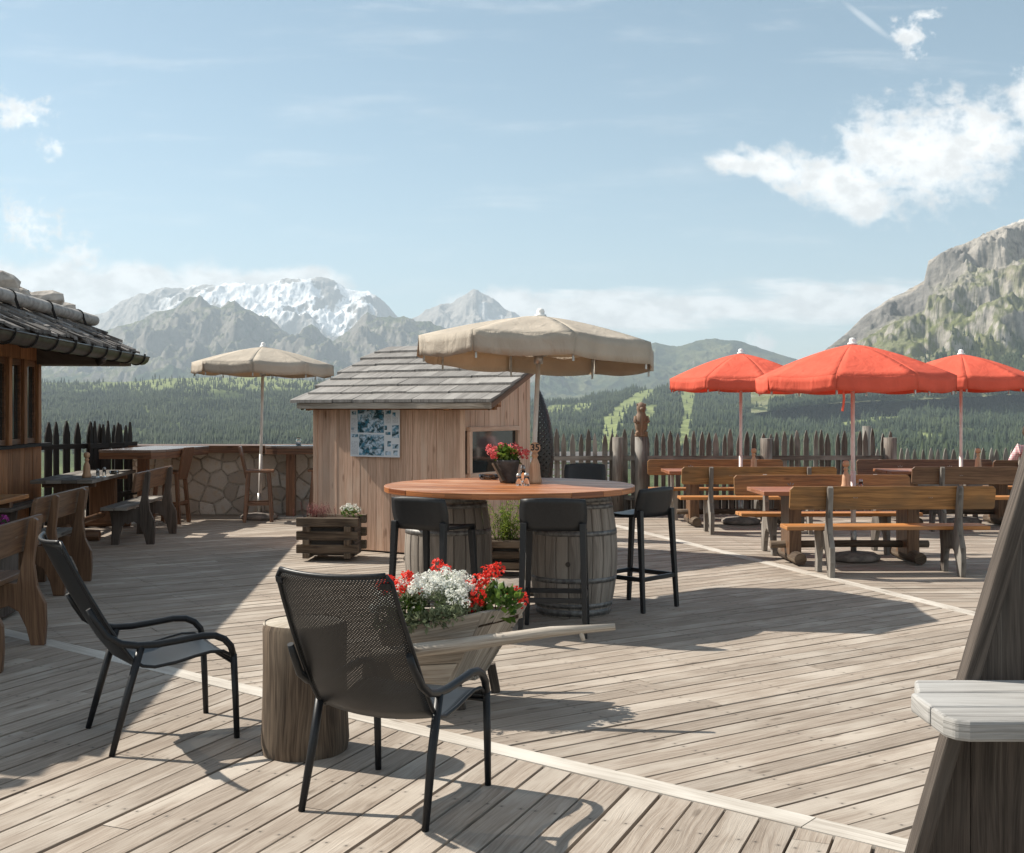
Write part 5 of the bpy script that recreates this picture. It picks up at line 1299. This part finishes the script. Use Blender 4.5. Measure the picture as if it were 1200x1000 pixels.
while b < RB - .05:
    a = -Lh
    while a < .05:
        w_ = random.uniform(.10, .24); L_ = .46 + random.uniform(-.06, .05); b0 = b + random.uniform(-.045, .045); l0 = .055 + random.uniform(0, .045); th = random.uniform(.018, .04); e = random.uniform(-.012, .012)
        sh.hexa([ep(a, b0, rz_(b0)+l0-th), ep(a, b0, rz_(b0)+l0), ep(a+w_-.008, b0, rz_(b0)+l0+e), ep(a+w_-.008, b0, rz_(b0)+l0-th+e), ep(a, b0+L_, rz_(b0+L_)+.004), ep(a, b0+L_, rz_(b0+L_)+.022), ep(a+w_-.008, b0+L_, rz_(b0+L_)+.022), ep(a+w_-.008, b0+L_, rz_(b0+L_)+.004)])
        a += w_
    b += .20; k += 1
sh.build('shingles', 'shake_wood', hr)
# open rafters, soffit, fascia
m_ = MB()
for k in range(12): m_.beam(ep(-.15 - k*.95, .04, rz_(.04)-.10), ep(-.15 - k*.95, WB + .1, rz_(WB + .1)-.10), .09, .10)
m_.build('rafter', 'dark_wood', t)
m_ = MB(); m_.beam(ep(-Lh, .012, EH-.02), ep(0, .012, EH-.02), .02, .10); m_.build('fascia', 'dark_wood', t)
m_ = MB(); m_.beam(ep(.012, 0, rz_(0)-.03), ep(.012, RB, rz_(RB)-.03), .024, .11); m_.build('bargeboard', 'grey_wood', t)
# gutter: half round channel
m_ = MB(); n = 10; ro, gz = .105, EH - .045; al = [(-Lh, 0)] + [(-Lh + (Lh + .04) * i / 6, 0) for i in range(1, 7)]
for side, rr in ((1, ro), (0, ro - .004)):
    b = len(m_.v)
    for (a, _) in al:
        for i in range(n + 1):
            an = math.pi * i / n; m_.v.append(ep(a, -.095 - math.cos(an) * rr, gz - math.sin(an) * rr))
    for k in range(len(al) - 1):
        for i in range(n):
            q = b + k*(n+1) + i; m_.face((q, q+1, q+n+2, q+n+1), [(0, 0)]*4, .5, True)
capb = len(m_.v)
for i in range(n + 1): an = math.pi * i / n; m_.v.append(ep(.04, -.095 - math.cos(an) * ro, gz - math.sin(an) * ro))
m_.face(range(capb, capb + n + 1), [(0, 0)]*(n+1), .5)
gt = m_.build('gutter', 'gutter_metal', t)
m_ = MB(); m_.tube([ep(-Lh, -.095 - ro, gz), ep(.04, -.095 - ro, gz)], .010, 8); m_.build('gutter_rim', 'gutter_metal', gt)
for k in range(14):
    a = -.25 - k*.62; m_ = MB(); pts = [ep(a, .03, EH + .035), ep(a, -.02, EH - .0)] + [ep(a, -.095 + math.cos(math.pi*i/8) * (ro+.004), gz - math.sin(math.pi*i/8) * (ro+.004)) for i in range(9)] + [ep(a, -.095 - ro - .004, gz + .03)]
    for p_, q_ in zip(pts, pts[1:]): m_.beam(p_, q_, .026, .005, up=ED)
    m_.build('gutter_bracket', 'black_wood', gt)
m_ = MB(); m_.tube([ep(-1.9, -.095, gz - .07), ep(-1.9, -.09, gz - .12), ep(-1.9, -.03, gz - .145)], .05, 10); m_.build('gutter_outlet', 'gutter_metal', gt)
m_ = MB()
for k in range(8): m_.hexa([ep(-.55, .05 + k*.146, EH-.17), ep(-.55, .19 + k*.146, EH-.17), ep(-.55, .19 + k*.146, EH-.15), ep(-.55, .05 + k*.146, EH-.15), ep(-.02, .05 + k*.146, EH-.17), ep(-.02, .19 + k*.146, EH-.17), ep(-.02, .19 + k*.146, EH-.15), ep(-.02, .05 + k*.146, EH-.15)])
m_.build('soffit', 'dark_wood', t)
m_ = MB(); m_.hexa([ep(-.6, .03, EH-.168), ep(-.6, .06, EH-.168), ep(-.6, .06, EH-.055), ep(-.6, .03, EH-.055), ep(-.005, .03, EH-.168), ep(-.005, .06, EH-.168), ep(-.005, .06, EH-.055), ep(-.005, .03, EH-.055)]); m_.hexa([ep(-.03, .06, EH-.168), ep(-.005, .06, EH-.168), ep(-.005, .06, EH-.04), ep(-.03, .06, EH-.04), ep(-.03, WB, EH-.168), ep(-.005, WB, EH-.168), ep(-.005, WB, rz_(WB)-.06), ep(-.03, WB, rz_(WB)-.06)]); m_.hexa([ep(-.62, .03, EH-.168), ep(-.60, .03, EH-.168), ep(-.60, .03, EH-.03), ep(-.62, .03, EH-.03), ep(-.62, WB, EH-.168), ep(-.60, WB, EH-.168), ep(-.60, WB, rz_(WB)-.055), ep(-.62, WB, rz_(WB)-.055)]); m_.build('eave_box', 'dark_wood', t)
# snow pole with hooks, stones
PB = .52; pz = rz_(PB) + .15
m_ = MB(); m_.tube([ep(-Lh, PB, pz), ep(-6, PB, pz + .01), ep(.02, PB, pz)], .072, 14, jit=.02); m_.build('snow_pole', 'log_grey', t)
for k in range(7):
    a = -.75 - k*1.25; m_ = MB(); pts = [ep(a, PB + .35, rz_(PB + .35) + .06), ep(a, PB - .12, rz_(PB - .12) + .07)] + [ep(a, PB - .075*math.cos(an), pz - .075*math.sin(an)) for an in (R(-20) - i*R(32) + R(30) for i in range(7))]
    for p_, q_ in zip(pts, pts[1:]): m_.beam(p_, q_, .03, .008, up=ED)
    m_.build('snow_hook', 'black_wood', t)
for k, (a, r_) in enumerate(((-.45, .13), (-1.25, .19), (-2.0, .12), (-2.65, .21), (-3.5, .16), (-4.3, .19), (-5.6, .2), (-6.6, .14), (-7.4, .18), (-8.6, .16))):
    m_ = MB(); m_.blob((0, 0, 0), r_, 2, .22, sc=(1.1, .9, .8)); o = m_.build('roof_stone', 'boulder'); o.location = OH + ep(a, PB + .26, rz_(PB + .26) + .05 + r_*.5)
    tag(o, 'pale stone weighing down the chalet roof behind the snow pole', 'stone', 'stones on the chalet roof')
# walls
W0 = WB
a = -Lh + .4
def wbox(mb, a0, a1, z0, z1, b0=W0, th=.12): mb.hexa([ep(a1, b0, z0), ep(a0, b0, z0), ep(a0, b0+th, z0), ep(a1, b0+th, z0), ep(a1, b0, z1), ep(a0, b0, z1), ep(a0, b0+th, z1), ep(a1, b0+th, z1)])
CA = -.42                                                              # corner of the house along the eave line
for nm, z0, z1 in (('wall', 0, 1.13), ('upper_wall', 2.22, rz_(W0) - .04)):
    a = -Lh + .4; m_ = MB()
    while a < CA - .01: wbox(m_, a, min(a + .145, CA) - .0005, z0, z1, W0 + random.uniform(0, .006)); a += .145
    m_.build(nm, 'house_wood', t)
m_ = MB(); b = W0 + .125
while b < 7: m_.hexa([ep(CA, b, 0), ep(CA-.1, b, 0), ep(CA-.1, b, rz_(min(b, 8.4-b))-.06), ep(CA, b, rz_(min(b, 8.4-b))-.06), ep(CA, b+.14, 0), ep(CA-.1, b+.14, 0), ep(CA-.1, b+.14, rz_(min(b+.14, 8.26-b))-.06), ep(CA, b+.14, rz_(min(b+.14, 8.26-b))-.06)]); b += .145
m_.build('gable_wall', 'house_wood', t)
m_ = MB(); m_.hexa([ep(-Lh, W0-.10, 1.135), ep(-Lh, W0+.1, 1.135), ep(-Lh, W0+.1, 1.17), ep(-Lh, W0-.10, 1.17), ep(CA+.08, W0-.10, 1.135), ep(CA+.08, W0+.1, 1.135), ep(CA+.08, W0+.1, 1.17), ep(CA+.08, W0-.10, 1.17)]); m_.build('sill', 'black_wood', t)
a = CA - .07; k = 0
while a > -Lh + .6:
    m_ = MB(); wbox(m_, a-.11, a, 1.17, 2.22, W0-.02); m_.build('mullion', 'house_wood', t, .004)
    w_ = .42; a0, a1 = a - .115 - w_, a - .115
    m_ = MB()
    for (x0, x1, z0, z1) in ((a0, a1, 1.175, 1.24), (a0, a1, 2.14, 2.215), (a0, a0+.05, 1.24, 2.14), (a1-.05, a1, 1.24, 2.14)): m_.hexa([ep(x0, W0+.02, z0), ep(x0, W0+.08, z0), ep(x0, W0+.08, z1), ep(x0, W0+.02, z1), ep(x1, W0+.02, z0), ep(x1, W0+.08, z0), ep(x1, W0+.08, z1), ep(x1, W0+.02, z1)])
    wn = m_.build('window', 'stool_wood', t)
    m_ = MB(); m_.hexa([ep(a0+.05, W0+.045, 1.24), ep(a0+.05, W0+.055, 1.24), ep(a0+.05, W0+.055, 2.14), ep(a0+.05, W0+.045, 2.14), ep(a1-.05, W0+.045, 1.24), ep(a1-.05, W0+.055, 1.24), ep(a1-.05, W0+.055, 2.14), ep(a1-.05, W0+.045, 2.14)]); m_.build('pane', 'window_glass', wn)
    a = a0 - .005

# ------------------------------------------------------------------ big dark plank armchair at the right edge
t = thing('plank_armchair', 'big dark plank armchair with pale grey armrest cut off by the right edge', 'armchair', (1.6, 3.1, 0)); OA = Vector((1.6, 3.1, 0))
def edge_x(z): return 1.094 + (z - .385) * (1.40 - 1.094) / (1.425 - .385)
m_ = MB(); xs = [.94, 1.10, 1.262, 1.43, 1.60, 1.77, 1.94, 2.06]; TOPZ = 2.05; Yp = 3.2
for x0, x1 in zip(xs, xs[1:]):
    def top_z(x): return min(TOPZ, max(0.02, .385 + (x - 1.12) / ((1.40-1.094)/(1.425-.385))))
    r_ = random.random(); xx = [x0 + .001, x1 - .001]; z0, z1 = top_z(xx[0]), top_z(xx[1])
    if z1 < .1: continue
    poly = [(xx[0], .0), (xx[1], .0), (xx[1], z1)]
    if z1 >= TOPZ and z0 < TOPZ:
        xk = 1.12 + (TOPZ - .385) * ((1.40-1.094)/(1.425-.385)); poly.append((xk, TOPZ))
    poly.append((xx[0], z0))
    if z0 <= .03: poly = poly[:1] + poly[1:3]
    m_.prism(poly, .03, lambda a, b, o: Vector((a, Yp + .03 + o, b)) - OA, r=r_)
m_.build('backrest', 'dark_wood', t, .003)
m_ = MB(); m_.beam(Vector((edge_x(0) + .012, Yp - .005, 0)) - OA, Vector((edge_x(TOPZ) + .012, Yp - .005, TOPZ)) - OA, .045, .06, up=(0, 1, 0)); m_.build('edge_board', 'dark_wood', t, .006)
m_ = MB(); zt = .868; y0, y1 = 2.74, 3.17; xl = 1.03
for k in range(3):
    ya, yb = y0 + (y1-y0)*k/3 + .003, y0 + (y1-y0)*(k+1)/3 - .002
    poly = [(xl + (.05 if k == 0 else (.0 if k == 1 else .02)), ya), (2.1, ya), (2.1, yb), (xl + (.0 if k == 0 else (.0 if k == 1 else .06)), yb)]
    if k == 0: poly = [(xl + .045, ya), (2.1, ya), (2.1, yb), (xl, yb), (xl, ya + .05), (xl + .015, ya + .015)]
    m_.prism(poly, .05, lambda a, b, o: Vector((a, b, zt - .025 + o)) - OA, grain='h')
m_.build('armrest', 'silver_wood', t, .008)
m_ = MB(); m_.box(Vector((1.30, 2.98, zt - .075)) - OA, (.34, .06, .045)); m_.build('bracket', 'black_wood', t)
m_ = MB(); m_.box(Vector((1.75, 2.86, .40)) - OA, (.5, .62, .05)); m_.build('seat', 'dark_wood', t, .006)
for x, y in ((1.55, 2.62), (1.95, 2.62)): m_ = MB(); m_.box(Vector((x, y, .41)) - OA, (.08, .08, .82)); m_.build('leg', 'dark_wood', t, .006)

# ------------------------------------------------------------------ person at the right edge, sitting with the back to us
def skin_body(name, verts, edges, radii, mat, parent, root=0, sub=2):
    me = bpy.data.meshes.new(name); me.from_pydata(verts, edges, []); o = bpy.data.objects.new(name, me); C.objects.link(o)
    if parent: o.parent = parent
    sk = o.modifiers.new('skin', 'SKIN'); sk.use_smooth_shade = True
    for i, r_ in enumerate(radii): me.skin_vertices[0].data[i].radius = (r_, r_) if not isinstance(r_, tuple) else r_
    me.skin_vertices[0].data[root].use_root = True
    s_ = o.modifiers.new('sub', 'SUBSURF'); s_.levels = sub; s_.render_levels = sub
    me.materials.append(MATS[mat]); return o
def add_skin_layer(verts, edges):
    pass
P = {'pel': (0, 0, .56), 'waist': (0, -.02, .70), 'chest': (0, .0, .88), 'neck0': (0, .02, 1.05), 'neck': (0, .035, 1.12), 'head': (0, .055, 1.24), 'crown': (0, .05, 1.33),
     'shL': (-.17, .02, 1.02), 'elL': (-.25, .10, .80), 'wrL': (-.17, .32, .72), 'haL': (-.14, .39, .72), 'shR': (.17, .02, 1.02), 'elR': (.25, .10, .80), 'wrR': (.17, .32, .72), 'haR': (.14, .39, .72),
     'hiL': (-.10, .04, .54), 'knL': (-.13, .46, .53), 'anL': (-.13, .50, .09), 'toL': (-.14, .64, .035), 'hiR': (.10, .04, .54), 'knR': (.13, .46, .53), 'anR': (.13, .50, .09), 'toR': (.14, .64, .035)}
RD = {'pel': .15, 'waist': .125, 'chest': .14, 'neck0': .07, 'neck': .052, 'head': .095, 'crown': .06, 'shL': .065, 'elL': .045, 'wrL': .03, 'haL': .036, 'hiL': .09, 'knL': .062, 'anL': .04, 'toL': .035}
for k in list(RD):
    if k.endswith('L'): RD[k[:-1] + 'R'] = RD[k]
E = [('pel', 'waist'), ('waist', 'chest'), ('chest', 'neck0'), ('neck0', 'neck'), ('neck', 'head'), ('head', 'crown')]
for s_ in 'LR': E += [('chest', 'sh'+s_), ('sh'+s_, 'el'+s_), ('el'+s_, 'wr'+s_), ('wr'+s_, 'ha'+s_), ('pel', 'hi'+s_), ('hi'+s_, 'kn'+s_), ('kn'+s_, 'an'+s_), ('an'+s_, 'to'+s_)]
t = thing('person', 'person in a pink checked shirt sitting on the bench at the right edge', 'person', (7.67, 17.28, 0), 0)
def skin_obj(name, keys, mat, grow=0.0, parent=None, extra=None):
    ks = list(keys); idx = {k: i for i, k in enumerate(ks)}; ed = [(idx[a], idx[b]) for a, b in E if a in idx and b in idx]
    me = bpy.data.meshes.new(name); me.from_pydata([P[k] for k in ks], ed, []); o = bpy.data.objects.new(name, me); C.objects.link(o); o.parent = parent
    o.modifiers.new('skin', 'SKIN').use_smooth_shade = True
    if not me.skin_vertices: 
        me.attributes
    sv = me.skin_vertices[0].data if len(me.skin_vertices) else None
    if sv is None: raise RuntimeError('no skin layer')
    for k, i in idx.items(): r_ = RD[k] + grow; sv[i].radius = (r_, r_)
    sv[0].use_root = True
    q = o.modifiers.new('sub', 'SUBSURF'); q.levels = 2; q.render_levels = 2; me.materials.append(MATS[mat]); return o
import bmesh
def skin_obj(name, keys, mat, grow=0.0, parent=None):
    ks = list(keys); bm = bmesh.new(); lay = bm.verts.layers.skin.verify(); vv = {}
    for i, k in enumerate(ks):
        v = bm.verts.new(P[k]); r_ = RD[k] + grow; v[lay].radius = (r_, r_); v[lay].use_root = (i == 0); vv[k] = v
    for a, b in E:
        if a in vv and b in vv: bm.edges.new((vv[a], vv[b]))
    me = bpy.data.meshes.new(name); bm.to_mesh(me); bm.free(); o = bpy.data.objects.new(name, me); C.objects.link(o); o.parent = parent
    o.modifiers.new('skin', 'SKIN').use_smooth_shade = True; q = o.modifiers.new('sub', 'SUBSURF'); q.levels = 2; q.render_levels = 2
    me.materials.append(MATS[mat]); return o
skin_obj('body', P.keys(), 'skin', 0, t)
skin_obj('shirt', ['chest', 'pel', 'waist', 'neck0', 'shL', 'elL', 'wrL', 'shR', 'elR', 'wrR'], 'coloured_shirt', .016, t)
skin_obj('trousers', ['pel', 'hiL', 'knL', 'anL', 'hiR', 'knR', 'anR'], 'jeans', .010, t)
m_ = MB(); m_.blob((0, .03, 1.28), .115, 3, .06, sc=(.92, 1.0, 1.0)); m_.build('hair', 'hair', t)
for sg in (-1, 1):
    m_ = MB()
    for k, (dx, l_) in enumerate(((-.03, .062), (-.01, .075), (.01, .07), (.03, .055))): m_.tube([(sg*.14 + dx, .41, .72), (sg*.14 + dx, .41 + l_*.6, .725), (sg*.14 + dx, .41 + l_, .705)], [.009, .0085, .006], 8)
    m_.tube([(sg*.14 - sg*.035, .37, .72), (sg*.14 - sg*.06, .41, .715)], [.010, .007], 8); m_.build('fingers', 'skin', t)

# haze box wraps everything built so far
bpy.context.view_layer.update()
lo = 1e9; hi = -1e9
for o in S.objects:
    if o.type == 'MESH' and o.name != 'haze':
        for c_ in o.bound_box:
            z = (o.matrix_world @ Vector(c_)).z; lo = min(lo, z); hi = max(hi, z)
for v_ in ho.data.vertices: v_.co.z = lo - 1 if v_.co.z < 500 else hi + 5
print('land z range', lo, hi)
